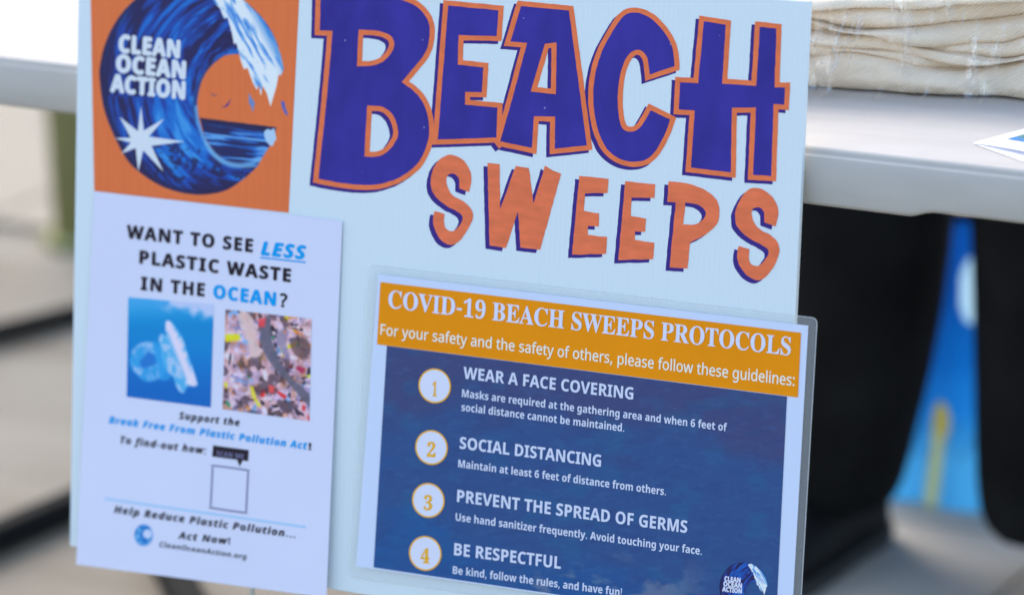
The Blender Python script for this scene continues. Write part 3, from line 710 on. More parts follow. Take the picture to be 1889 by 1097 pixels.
 'o': (416, [[207, -7, 159, -1, 116, 15, 80, 43, 53, 80, 36, 128, 30, 184, 42, 265, 78, 324, 134, 361, 209, 373, 258, 368, 300, 351, 336, 324, 363, 287, 380, 240, 385, 184, 373, 103, 337, 43, 281, 6], [208, 74, 242, 81, 266, 102, 279, 136, 283, 184, 279, 232, 266, 266, 242, 286, 208, 293, 173, 286, 150, 266, 137, 232, 132, 184, 137, 136, 150, 102, 174, 81]]),
 'q': (425, [[273, -161, 273, -7, 277, 48, 273, 48, 256, 27, 234, 9, 205, -3, 169, -7, 113, 5, 69, 41, 40, 101, 30, 183, 40, 265, 69, 325, 114, 361, 171, 373, 207, 370, 236, 358, 259, 341, 277, 320, 279, 320, 288, 367, 373, 367, 373, -161], [204, 72, 240, 78, 262, 96, 275, 127, 279, 170, 279, 182, 275, 229, 263, 264, 240, 285, 203, 292, 172, 285, 150, 264, 137, 229, 132, 181, 140, 121, 164, 84]]),
 'r': (305, [[52, 0, 52, 367, 128, 367, 143, 305, 148, 305, 167, 331, 192, 353, 222, 368, 257, 373, 275, 373, 291, 371, 283, 277, 270, 279, 254, 280, 205, 271, 184, 259, 167, 242, 156, 218, 152, 187, 152, 0]]),
 's': (334, [[152, -7, 86, -2, 31, 15, 31, 97, 95, 75, 155, 66, 180, 69, 197, 75, 206, 85, 210, 98, 204, 115, 183, 132, 130, 156, 74, 185, 55, 201, 41, 220, 33, 243, 30, 271, 40, 316, 70, 348, 116, 367, 175, 373, 240, 367, 304, 345, 274, 273, 223, 292, 174, 300, 141, 293, 130, 275, 135, 260, 157, 244, 206, 223, 261, 196, 281, 181, 296, 162, 305, 139, 308, 109, 298, 60, 269, 23, 220, 1]]),
 't': (291, [[178, -7, 119, 4, 96, 19, 78, 41, 67, 73, 63, 115, 63, 291, 15, 291, 15, 334, 71, 367, 99, 445, 163, 445, 163, 367, 266, 367, 266, 291, 163, 291, 163, 115, 166, 97, 175, 84, 189, 76, 207, 73, 239, 77, 270, 85, 270, 10, 230, -2]]),
 'u': (441, [[181, -7, 127, 1, 86, 25, 59, 67, 50, 128, 50, 367, 150, 367, 150, 152, 154, 118, 165, 93, 183, 78, 210, 73, 248, 81, 272, 104, 285, 142, 289, 194, 289, 367, 389, 367, 389, 0, 312, 0, 299, 47, 293, 47, 273, 23, 245, 6, 214, -4]]),
 'v': (382, [[140, 0, 0, 367, 105, 367, 175, 158, 185, 119, 189, 83, 192, 83, 207, 158, 277, 367, 382, 367, 242, 0]]),
 'w': (575, [[111, 0, 7, 367, 106, 367, 148, 204, 157, 164, 164, 119, 169, 84, 171, 84, 174, 109, 179, 142, 184, 172, 188, 191, 233, 367, 343, 367, 386, 191, 393, 161, 399, 118, 402, 84, 405, 84, 410, 117, 417, 163, 426, 204, 470, 367, 568, 367, 463, 0, 354, 0, 326, 128, 318, 162, 307, 211, 296, 258, 288, 290, 285, 290, 278, 258, 267, 211, 256, 162, 248, 127, 218, 0]]),
 'y': (382, [[74, -161, 45, -160, 23, -156, 23, -77, 41, -79, 62, -81, 91, -76, 112, -61, 129, -40, 140, -15, 146, 3, 0, 367, 109, 367, 179, 161, 187, 130, 191, 97, 193, 97, 198, 130, 207, 161, 275, 367, 382, 367, 227, -47, 201, -97, 166, -133, 123, -154]]),
 'z': (328, [[18, 0, 18, 59, 188, 290, 28, 290, 28, 367, 302, 367, 302, 302, 136, 77, 308, 77, 308, 0]]),
},
'bi': {
 '!': (181, [[71, 135, 54, 480, 126, 480, 109, 135], [90, -9, 60, 1, 51, 15, 48, 36, 51, 57, 60, 71, 90, 81, 119, 71, 129, 57, 132, 36, 129, 15, 119, 1]]),
 '-': (216, [[27, 154, 27, 206, 189, 206, 189, 154]]),
 '.': (180, [[89, -9, 60, 1, 51, 15, 48, 36, 51, 57, 60, 71, 89, 81, 119, 71, 129, 57, 132, 36, 129, 15, 119, 1]]),
 ':': (180, [[89, 278, 60, 289, 51, 303, 48, 324, 51, 345, 60, 359, 89, 369, 119, 359, 129, 345, 132, 324, 129, 303, 119, 289], [89, -9, 60, 1, 51, 15, 48, 36, 51, 57, 60, 71, 89, 81, 119, 71, 129, 57, 132, 36, 129, 15, 119, 1]]),
 'A': (422, [[-40, 0, 211, 480, 333, 480, 381, 0, 284, 0, 276, 114, 121, 114, 64, 0], [162, 199, 271, 199, 263, 323, 260, 363, 259, 404, 258, 404, 243, 368, 225, 329]]),
 'B': (416, [[17, 0, 119, 480, 259, 480, 320, 473, 369, 455, 400, 422, 410, 373, 403, 328, 383, 292, 350, 266, 306, 250, 306, 247, 335, 235, 358, 215, 373, 189, 377, 156, 371, 107, 353, 67, 323, 37, 285, 16, 240, 4, 189, 0], [179, 289, 228, 289, 260, 293, 285, 304, 301, 323, 307, 351, 293, 385, 251, 396, 201, 396], [135, 84, 194, 84, 227, 89, 254, 102, 270, 125, 276, 156, 272, 178, 261, 195, 243, 205, 216, 209, 162, 209]]),
 'E': (364, [[17, 0, 119, 480, 387, 480, 369, 396, 201, 396, 179, 291, 336, 291, 318, 208, 161, 208, 135, 84, 303, 84, 285, 0]]),
 'F': (357, [[17, 0, 119, 480, 385, 480, 368, 396, 201, 396, 175, 273, 330, 273, 312, 189, 157, 189, 118, 0]]),
 'H': (470, [[17, 0, 119, 480, 219, 480, 179, 291, 334, 291, 373, 480, 473, 480, 372, 0, 272, 0, 316, 207, 161, 207, 118, 0]]),
 'L': (348, [[17, 0, 119, 480, 219, 480, 135, 84, 303, 84, 285, 0]]),
 'N': (507, [[17, 0, 119, 480, 236, 480, 347, 126, 350, 126, 356, 162, 364, 209, 372, 253, 420, 480, 510, 480, 409, 0, 297, 0, 180, 363, 177, 363, 174, 344, 169, 307, 162, 265, 155, 226, 107, 0]]),
 'P': (410, [[17, 0, 119, 480, 253, 480, 305, 475, 346, 462, 377, 441, 397, 413, 409, 379, 413, 340, 406, 288, 385, 245, 353, 212, 311, 189, 261, 175, 204, 171, 153, 171, 118, 0], [171, 254, 212, 254, 253, 259, 285, 276, 305, 302, 312, 337, 296, 381, 248, 396, 201, 396]]),
 'R': (409, [[17, 0, 119, 480, 236, 480, 301, 472, 350, 449, 382, 408, 392, 348, 385, 296, 362, 255, 328, 224, 287, 203, 372, 0, 263, 0, 195, 184, 156, 184, 118, 0], [174, 267, 199, 267, 238, 271, 266, 285, 284, 309, 290, 343, 274, 383, 226, 396, 201, 396]]),
 'S': (356, [[130, -7, 64, 1, 13, 23, 13, 113, 72, 87, 131, 77, 162, 80, 187, 90, 203, 106, 209, 130, 205, 154, 193, 173, 151, 208, 112, 240, 81, 283, 72, 310, 69, 340, 74, 381, 89, 416, 114, 445, 147, 467, 187, 482, 234, 486, 303, 478, 364, 454, 328, 377, 279, 396, 234, 402, 209, 398, 189, 387, 176, 370, 172, 348, 176, 325, 187, 307, 231, 273, 266, 246, 290, 216, 305, 181, 310, 142, 304, 96, 286, 58, 257, 30, 221, 9, 178, -3]]),
 'T': (357, [[87, 0, 171, 395, 55, 395, 73, 480, 404, 480, 386, 395, 271, 395, 187, 0]]),
 'a': (399, [[133, -7, 107, -3, 83, 6, 61, 24, 44, 49, 33, 83, 30, 126, 33, 171, 42, 215, 56, 257, 76, 294, 100, 327, 129, 352, 162, 368, 199, 373, 231, 370, 256, 359, 276, 342, 290, 320, 293, 320, 312, 367, 388, 367, 310, 0, 236, 0, 240, 48, 238, 48, 193, 8, 165, -3], [172, 73, 191, 77, 210, 89, 239, 131, 257, 185, 262, 240, 259, 261, 250, 278, 235, 290, 216, 293, 199, 290, 182, 279, 155, 241, 136, 189, 130, 131, 140, 88]]),
 'c': (324, [[166, -7, 130, -3, 97, 7, 69, 25, 48, 50, 34, 85, 30, 128, 33, 177, 42, 222, 58, 264, 80, 300, 108, 331, 141, 354, 180, 369, 224, 373, 282, 367, 331, 350, 301, 275, 266, 288, 228, 293, 199, 288, 175, 270, 155, 244, 141, 211, 130, 136, 133, 109, 144, 89, 162, 77, 186, 73, 232, 81, 276, 100, 276, 19, 227, 0]]),
 'd': (399, [[133, -7, 107, -3, 83, 6, 61, 24, 44, 49, 33, 83, 30, 127, 33, 171, 42, 215, 56, 257, 76, 295, 100, 327, 129, 352, 162, 368, 199, 373, 229, 370, 251, 358, 283, 320, 285, 320, 286, 334, 289, 363, 294, 393, 319, 510, 418, 510, 310, 0, 234, 0, 240, 48, 238, 48, 193, 8, 166, -3], [175, 73, 196, 78, 215, 91, 241, 135, 257, 189, 262, 236, 259, 259, 250, 278, 235, 290, 216, 293, 199, 290, 182, 279, 155, 241, 136, 189, 130, 131, 141, 88]]),
 'e': (374, [[175, -7, 116, 2, 70, 29, 40, 73, 30, 135, 33, 180, 43, 224, 59, 264, 82, 300, 111, 330, 146, 354, 187, 368, 234, 373, 288, 366, 327, 345, 350, 313, 357, 273, 344, 221, 305, 181, 240, 154, 146, 146, 130, 146, 129, 139, 129, 132, 133, 106, 146, 85, 167, 72, 194, 68, 246, 75, 302, 96, 302, 21, 244, 0], [140, 212, 155, 212, 204, 217, 237, 230, 256, 249, 263, 271, 254, 294, 228, 302, 192, 291, 160, 259]]),
 'f': (251, [[-15, -161, -72, -153, -72, -74, -34, -81, -15, -77, 1, -67, 14, -50, 22, -25, 89, 291, 36, 291, 46, 339, 105, 367, 111, 394, 131, 451, 160, 487, 198, 507, 246, 514, 288, 509, 324, 498, 298, 424, 278, 431, 254, 435, 237, 431, 224, 421, 208, 387, 204, 367, 276, 367, 260, 291, 188, 291, 118, -40, 95, -101, 77, -126, 53, -145, 23, -157]]),
 'h': (406, [[12, 0, 120, 510, 219, 510, 200, 422, 190, 379, 178, 340, 171, 318, 174, 318, 219, 358, 246, 370, 277, 373, 318, 366, 348, 345, 366, 311, 371, 268, 364, 209, 320, 0, 222, 0, 267, 214, 272, 253, 263, 283, 236, 293, 215, 289, 196, 274, 165, 223, 143, 152, 111, 0]]),
 'i': (199, [[155, 412, 120, 421, 109, 434, 105, 453, 109, 478, 121, 496, 140, 507, 165, 510, 199, 502, 211, 490, 214, 471, 211, 447, 200, 428, 181, 416], [12, 0, 90, 367, 189, 367, 111, 0]]),
 'k': (381, [[12, 0, 120, 510, 219, 510, 171, 283, 161, 244, 150, 211, 153, 211, 302, 367, 414, 367, 251, 201, 345, 0, 234, 0, 175, 138, 135, 114, 111, 0]]),
 'l': (199, [[12, 0, 120, 510, 219, 510, 111, 0]]),
 'm': (608, [[12, 0, 90, 367, 165, 367, 158, 299, 161, 299, 184, 329, 211, 353, 241, 368, 277, 373, 310, 368, 335, 354, 352, 330, 363, 299, 365, 299, 388, 329, 415, 353, 446, 368, 482, 373, 522, 366, 551, 345, 568, 311, 574, 268, 566, 209, 522, 0, 424, 0, 469, 214, 474, 253, 466, 283, 442, 293, 421, 289, 402, 275, 370, 224, 349, 152, 317, 0, 218, 0, 263, 214, 269, 253, 261, 283, 236, 293, 215, 289, 196, 274, 165, 223, 143, 152, 111, 0]]),
 'n': (406, [[12, 0, 90, 367, 165, 367, 158, 299, 161, 299, 184, 329, 211, 353, 241, 368, 277, 373, 318, 366, 348, 345, 366, 311, 371, 268, 364, 209, 320, 0, 222, 0, 267, 214, 272, 253, 263, 283, 236, 293, 215, 289, 196, 274, 165, 223, 143, 152, 111, 0]]),
 'o': (393, [[170, -7, 131, -2, 97, 10, 69, 31, 47, 59, 34, 94, 30, 134, 33, 181, 42, 226, 57, 267, 78, 303, 105, 332, 139, 355, 178, 369, 224, 373, 282, 364, 326, 335, 354, 289, 363, 228, 352, 140, 337, 100, 317, 64, 290, 35, 256, 12, 216, -2], [178, 74, 203, 79, 225, 96, 242, 121, 254, 153, 264, 228, 261, 254, 254, 274, 239, 288, 217, 293, 196, 289, 178, 278, 150, 238, 134, 187, 129, 134, 141, 89]]),
 'p': (400, [[-22, -161, 90, 367, 165, 367, 160, 311, 163, 311, 206, 354, 234, 369, 267, 373, 293, 370, 317, 360, 338, 343, 355, 318, 366, 284, 370, 240, 367, 196, 358, 151, 343, 110, 324, 72, 299, 40, 270, 15, 237, -1, 200, -7, 170, -3, 148, 9, 117, 47, 114, 47, 109, -2, 100, -50, 77, -161], [183, 73, 201, 77, 217, 88, 245, 126, 263, 178, 270, 236, 259, 279, 227, 293, 205, 289, 186, 276, 158, 232, 143, 179, 138, 131, 141, 107, 150, 89, 165, 77]]),
 'r': (283, [[12, 0, 90, 367, 165, 367, 158, 299, 162, 299, 186, 330, 212, 354, 242, 368, 276, 373, 293, 372, 308, 370, 286, 275, 272, 278, 253, 280, 218, 273, 187, 251, 162, 214, 146, 164, 111, 0]]),
 's': (318, [[118, -7, 56, -2, 7, 15, 7, 96, 58, 74, 112, 66, 154, 76, 167, 89, 172, 106, 161, 130, 117, 160, 64, 200, 50, 225, 46, 257, 55, 307, 83, 344, 127, 366, 185, 373, 246, 366, 304, 343, 272, 272, 231, 291, 187, 300, 158, 292, 149, 282, 146, 269, 156, 246, 195, 222, 226, 203, 251, 182, 267, 155, 272, 121, 262, 65, 230, 26, 181, 1]]),
 't': (275, [[134, -7, 96, -2, 65, 12, 46, 38, 39, 78, 43, 115, 81, 291, 31, 291, 40, 340, 105, 367, 148, 445, 212, 445, 195, 367, 288, 367, 272, 291, 179, 291, 142, 115, 140, 97, 148, 79, 169, 73, 194, 76, 222, 85, 222, 11, 184, -2]]),
 'u': (406, [[130, -7, 89, 0, 59, 22, 42, 55, 36, 99, 38, 130, 44, 169, 86, 367, 185, 367, 140, 152, 134, 113, 143, 83, 170, 73, 191, 78, 211, 92, 242, 144, 263, 215, 296, 367, 394, 367, 316, 0, 241, 0, 248, 68, 244, 68, 222, 38, 196, 14, 165, -2]]),
 'w': (529, [[58, 0, 41, 367, 133, 367, 134, 204, 134, 151, 131, 93, 134, 93, 146, 131, 160, 168, 169, 191, 244, 367, 352, 367, 352, 191, 352, 144, 349, 93, 352, 93, 364, 130, 378, 171, 391, 204, 463, 367, 563, 367, 390, 0, 281, 0, 279, 171, 280, 204, 281, 245, 283, 282, 279, 282, 267, 246, 253, 208, 240, 177, 164, 0]]),
},
'serif': {
 '-': (216, [[27, 154, 27, 206, 189, 206, 189, 154]]),
 '1': (375, [[65, 0, 65, 36, 120, 36, 135, 38, 146, 45, 154, 79, 154, 416, 108, 365, 87, 351, 67, 346, 52, 349, 40, 359, 31, 375, 28, 396, 74, 412, 132, 447, 179, 482, 254, 482, 254, 79, 261, 47, 271, 38, 288, 36, 343, 36, 343, 0]]),
 '2': (375, [[24, 0, 24, 69, 123, 171, 187, 245, 218, 307, 226, 371, 223, 405, 212, 427, 196, 441, 174, 445, 145, 438, 126, 416, 116, 380, 112, 329, 77, 333, 50, 344, 32, 365, 26, 396, 30, 419, 43, 441, 63, 459, 92, 474, 129, 483, 174, 486, 240, 479, 288, 456, 318, 421, 328, 375, 319, 329, 291, 281, 238, 220, 154, 138, 87, 74, 244, 74, 263, 77, 279, 86, 292, 101, 300, 120, 305, 141, 345, 141, 341, 0]]),
 '3': (375, [[163, -7, 117, -4, 81, 5, 53, 18, 34, 35, 23, 54, 19, 74, 23, 96, 36, 113, 54, 123, 76, 126, 82, 89, 99, 62, 125, 46, 158, 40, 199, 49, 216, 61, 230, 79, 238, 105, 241, 139, 234, 174, 214, 202, 181, 221, 137, 227, 95, 227, 95, 269, 140, 269, 178, 275, 204, 296, 220, 327, 225, 367, 221, 400, 211, 424, 193, 440, 169, 445, 148, 441, 133, 430, 116, 391, 111, 341, 75, 345, 47, 356, 30, 374, 24, 401, 34, 434, 62, 461, 108, 480, 173, 486, 237, 479, 286, 458, 317, 423, 328, 377, 320, 335, 298, 301, 265, 275, 225, 256, 279, 238, 305, 222, 326, 201, 340, 174, 345, 138, 341, 101, 329, 70, 312, 44, 288, 25, 230, 1]]),
 '4': (375, [[121, 0, 121, 36, 140, 36, 179, 44, 191, 58, 195, 84, 195, 125, 9, 125, 9, 166, 199, 480, 293, 480, 293, 169, 363, 169, 363, 125, 293, 125, 293, 84, 297, 58, 309, 44, 348, 36, 357, 36, 357, 0], [56, 169, 195, 169, 195, 287, 196, 351, 199, 416, 189, 394, 174, 366, 158, 338, 146, 319]]),
 '9': (375, [[152, -7, 116, -4, 88, 4, 67, 17, 53, 33, 42, 69, 50, 94, 75, 107, 87, 80, 103, 56, 126, 41, 156, 36, 205, 57, 237, 122, 251, 230, 212, 198, 186, 188, 155, 185, 103, 194, 60, 220, 33, 264, 24, 324, 28, 369, 42, 409, 64, 441, 95, 466, 133, 481, 177, 486, 223, 480, 264, 463, 298, 433, 323, 390, 340, 332, 345, 261, 334, 157, 321, 111, 301, 72, 274, 39, 241, 14, 200, -2], [184, 233, 206, 236, 224, 245, 251, 278, 245, 352, 231, 403, 209, 432, 181, 441, 156, 434, 137, 413, 125, 377, 121, 328, 128, 275, 149, 244]]),
 'A': (437, [[-9, 0, -9, 18, 9, 21, 24, 30, 49, 75, 206, 466, 224, 465, 384, 87, 411, 34, 425, 22, 443, 18, 443, 0, 229, 0, 229, 18, 270, 25, 283, 46, 273, 81, 253, 132, 103, 132, 79, 71, 76, 59, 75, 48, 87, 26, 124, 18, 128, 18, 128, 0], [113, 161, 242, 161, 177, 319]]),
 'B': (443, [[16, 0, 16, 17, 45, 22, 62, 32, 72, 51, 75, 82, 75, 369, 69, 412, 51, 433, 15, 439, 15, 455, 220, 455, 318, 444, 377, 409, 396, 351, 384, 302, 348, 268, 287, 247, 360, 223, 404, 185, 418, 132, 407, 76, 371, 35, 314, 9, 238, 0], [182, 252, 188, 252, 234, 257, 263, 272, 279, 301, 285, 345, 281, 385, 269, 412, 248, 428, 216, 434, 198, 432, 188, 425, 182, 391], [222, 24, 259, 30, 283, 49, 296, 81, 301, 128, 295, 176, 277, 208, 245, 225, 197, 231, 182, 231, 182, 65, 190, 33, 202, 26]]),
 'C': (468, [[257, -11, 193, -3, 137, 20, 91, 56, 56, 104, 34, 162, 26, 228, 34, 294, 56, 351, 92, 399, 139, 435, 195, 458, 259, 465, 309, 459, 367, 440, 388, 435, 408, 443, 419, 465, 437, 465, 437, 308, 420, 308, 392, 364, 356, 407, 313, 434, 265, 443, 198, 419, 157, 347, 144, 226, 159, 114, 203, 46, 278, 24, 318, 29, 358, 45, 395, 71, 428, 106, 447, 89, 395, 33, 332, 0]]),
 'D': (496, [[20, 0, 20, 17, 47, 21, 63, 30, 71, 46, 74, 75, 74, 374, 71, 407, 61, 426, 43, 435, 15, 439, 15, 455, 222, 455, 328, 441, 405, 396, 452, 325, 468, 228, 441, 101, 362, 25, 228, 0], [222, 24, 279, 37, 319, 75, 343, 139, 351, 229, 336, 342, 294, 410, 223, 433, 202, 431, 190, 423, 182, 385, 182, 72, 190, 34, 202, 27]]),
 'E': (442, [[14, 0, 14, 17, 44, 20, 62, 30, 72, 48, 75, 78, 75, 369, 72, 405, 62, 425, 44, 435, 16, 439, 16, 455, 399, 455, 399, 320, 383, 320, 369, 373, 340, 406, 295, 424, 232, 430, 200, 428, 186, 417, 183, 388, 183, 246, 193, 246, 232, 252, 259, 269, 277, 300, 288, 345, 304, 345, 304, 118, 287, 118, 273, 181, 259, 201, 241, 213, 185, 222, 183, 222, 183, 67, 185, 47, 192, 35, 230, 28, 276, 30, 313, 39, 345, 53, 371, 75, 393, 105, 411, 143, 430, 143, 402, 0]]),
 'H': (523, [[15, 0, 15, 17, 45, 22, 62, 32, 72, 50, 75, 81, 75, 379, 71, 406, 62, 424, 44, 434, 16, 439, 16, 455, 242, 455, 242, 439, 204, 432, 187, 415, 182, 379, 182, 251, 342, 251, 342, 379, 337, 415, 320, 432, 282, 439, 282, 455, 507, 455, 507, 439, 478, 434, 461, 424, 452, 407, 449, 379, 449, 81, 452, 52, 461, 33, 478, 22, 507, 17, 507, 0, 282, 0, 282, 17, 311, 21, 329, 31, 339, 49, 342, 81, 342, 221, 182, 221, 182, 81, 185, 50, 194, 32, 212, 22, 242, 17, 242, 0]]),
 'I': (261, [[13, 0, 13, 17, 42, 23, 61, 32, 72, 49, 75, 75, 75, 387, 72, 412, 63, 427, 45, 435, 13, 439, 13, 455, 244, 455, 244, 439, 214, 435, 196, 427, 186, 412, 183, 387, 183, 77, 187, 44, 206, 26, 246, 17, 246, 0]]),
 'L': (426, [[15, 0, 15, 17, 45, 22, 62, 32, 72, 50, 75, 81, 75, 379, 71, 407, 62, 425, 44, 434, 16, 439, 16, 455, 250, 455, 250, 439, 208, 434, 196, 427, 188, 416, 182, 379, 182, 83, 185, 47, 200, 31, 234, 28, 278, 31, 315, 40, 345, 56, 370, 80, 391, 112, 409, 154, 427, 154, 402, 0]]),
 'O': (525, [[261, -11, 213, -6, 169, 7, 129, 29, 94, 58, 66, 93, 45, 134, 32, 179, 28, 228, 32, 276, 45, 321, 66, 362, 95, 397, 130, 426, 170, 448, 216, 462, 265, 466, 313, 462, 357, 448, 397, 427, 431, 399, 459, 364, 481, 323, 494, 277, 498, 228, 494, 179, 481, 134, 459, 93, 430, 58, 395, 29, 355, 7, 310, -6], [265, 12, 328, 36, 367, 108, 379, 228, 371, 321, 348, 389, 310, 430, 260, 443, 196, 419, 158, 347, 145, 228, 153, 135, 177, 67, 215, 26]]),
 'P': (418, [[15, 0, 15, 17, 45, 22, 62, 32, 72, 50, 75, 81, 75, 379, 71, 406, 62, 424, 44, 434, 16, 439, 16, 455, 214, 455, 287, 452, 336, 440, 366, 422, 390, 398, 404, 367, 409, 332, 398, 280, 367, 240, 314, 214, 242, 206, 182, 206, 182, 81, 185, 50, 194, 32, 212, 22, 242, 17, 242, 0], [182, 230, 201, 230, 244, 235, 272, 253, 287, 283, 292, 329, 288, 375, 275, 406, 252, 425, 216, 431, 189, 424, 182, 398]]),
 'R': (473, [[15, 0, 15, 17, 45, 22, 62, 32, 72, 50, 75, 81, 75, 379, 71, 406, 62, 424, 44, 434, 16, 439, 16, 455, 217, 455, 305, 448, 367, 426, 405, 388, 417, 334, 406, 285, 372, 248, 315, 224, 432, 50, 452, 26, 478, 17, 480, 17, 480, 0, 338, 0, 201, 212, 182, 212, 182, 81, 185, 50, 194, 32, 212, 22, 242, 17, 242, 0], [182, 234, 203, 234, 249, 240, 280, 258, 298, 290, 304, 336, 295, 389, 268, 421, 224, 431, 202, 429, 190, 422, 182, 385]]),
 'S': (390, [[43, -11, 43, 158, 62, 158, 83, 94, 111, 50, 149, 24, 197, 15, 231, 20, 257, 36, 273, 60, 279, 89, 265, 129, 225, 160, 163, 191, 112, 221, 77, 253, 56, 289, 50, 332, 54, 370, 67, 403, 88, 429, 115, 449, 148, 462, 185, 466, 229, 461, 282, 448, 291, 446, 300, 445, 313, 450, 320, 466, 339, 466, 339, 319, 322, 319, 310, 354, 293, 385, 272, 410, 248, 429, 222, 441, 194, 445, 163, 440, 140, 426, 125, 406, 120, 380, 124, 356, 137, 336, 189, 303, 253, 273, 317, 233, 337, 211, 350, 188, 359, 133, 354, 93, 339, 58, 314, 29, 281, 8, 240, -6, 192, -10, 158, -8, 126, 1, 98, 9, 85, 12, 69, 7, 61, -11]]),
 'T': (423, [[92, 0, 92, 17, 123, 21, 142, 31, 152, 50, 156, 81, 156, 433, 149, 433, 102, 426, 65, 403, 41, 367, 29, 318, 11, 318, 11, 455, 410, 455, 410, 317, 394, 317, 375, 382, 333, 420, 269, 433, 263, 433, 263, 81, 267, 49, 276, 30, 296, 21, 328, 17, 328, 0]]),
 'V': (428, [[212, -13, 44, 381, 22, 420, 8, 432, -14, 439, -14, 455, 211, 455, 211, 439, 166, 432, 156, 423, 152, 410, 161, 378, 259, 143, 348, 377, 355, 409, 351, 423, 342, 432, 299, 439, 299, 455, 442, 455, 442, 439, 423, 436, 408, 427, 382, 383, 230, -13]]),
 'W': (611, [[171, -11, 32, 393, 15, 427, 3, 435, -15, 439, -15, 455, 181, 455, 181, 439, 150, 432, 143, 423, 140, 410, 148, 373, 223, 153, 301, 353, 286, 399, 278, 418, 267, 429, 229, 439, 229, 455, 439, 455, 439, 439, 404, 432, 393, 412, 399, 386, 474, 166, 541, 369, 549, 406, 546, 421, 538, 430, 503, 439, 503, 455, 624, 455, 624, 439, 607, 433, 594, 421, 575, 379, 446, -11, 428, -11, 316, 309, 190, -11]]),
},
}

# ------------------------------------------------------------------ lettering engine
def glyph(font, c):
    adv, loops = GLYPHS[font][c]
    return adv / 1000.0, [[(l[i] / 1000.0, l[i + 1] / 1000.0) for i in range(0, len(l), 2)] for l in loops]
def area2(p):
    p = np.asarray(p); x, y = p[:, 0], p[:, 1]
    return float((x * np.roll(y, -1) - np.roll(x, -1) * y).sum())
def offset_poly(p, d, limit=3.0):
    """moves every side by d to the right of its direction, corners mitred"""
    p = np.asarray(p, float)
    keep = [0]
    for i in range(1, len(p)):
        if np.linalg.norm(p[i] - p[keep[-1]]) > 1e-7: keep.append(i)
    p = p[keep]
    if np.linalg.norm(p[0] - p[-1]) < 1e-7: p = p[:-1]
    a = p - np.roll(p, 1, 0); b = np.roll(p, -1, 0) - p
    a /= np.linalg.norm(a, axis=1)[:, None]; b /= np.linalg.norm(b, axis=1)[:, None]
    na = np.c_[a[:, 1], -a[:, 0]]; nb = np.c_[b[:, 1], -b[:, 0]]
    m = na + nb
    l = np.linalg.norm(m, axis=1); l[l < 1e-6] = 1e-6
    m /= l[:, None]
    cs = np.maximum((m * na).sum(1), 1 / limit)
    return p + m * (d / cs)[:, None]
def grow(polys, d, ydown=False):
    """outer loops grow and holes shrink by d; loops[0] tells which way outer loops run"""
    big = max(polys, key=lambda q: abs(area2(q)))
    sgn = 1 if area2(big) > 0 else -1
    return [offset_poly(q, d * sgn) for q in polys]

def fill_mesh(polys):
    """2-D loops (holes inside) to a flat filled mesh; returns points, faces"""
    cu = bpy.data.curves.new('fill', 'CURVE')
    cu.dimensions = '2D'; cu.fill_mode = 'BOTH'
    for p in polys:
        s = cu.splines.new('POLY')
        s.points.add(len(p) - 1)
        for i, q in enumerate(p): s.points[i].co = (q[0], q[1], 0, 1)
        s.use_cyclic_u = True
    o = bpy.data.objects.new('fill', cu); COL.objects.link(o)
    dg = bpy.context.evaluated_depsgraph_get()
    me = bpy.data.meshes.new_from_object(o.evaluated_get(dg))
    pts = np.array([v.co[:2] for v in me.vertices]) if len(me.vertices) else np.zeros((0, 2))
    fs = [tuple(f.vertices) for f in me.polygons]
    bpy.data.objects.remove(o); bpy.data.curves.remove(cu); bpy.data.meshes.remove(me)
    return pts, fs

def face_board(fs, P):
    out = []
    for f in fs:
        a, b, c = (np.array(P[f[k]]) for k in (0, 1, 2))
        out.append(f if np.dot(np.cross(b - a, c - a), BN) >= 0 else f[::-1])
    return out

def flat_print(name, polys, h, mat, parent, place=None):
    place = place or (lambda x, y: on_board(x, y, h))
    pts, fs = fill_mesh([[(x / 1000, y / 1000) for x, y in p] for p in polys])
    P = [place(x * 1000, y * 1000) for x, y in pts]
    return obj(name, P, face_board(fs, P), mat, parent)

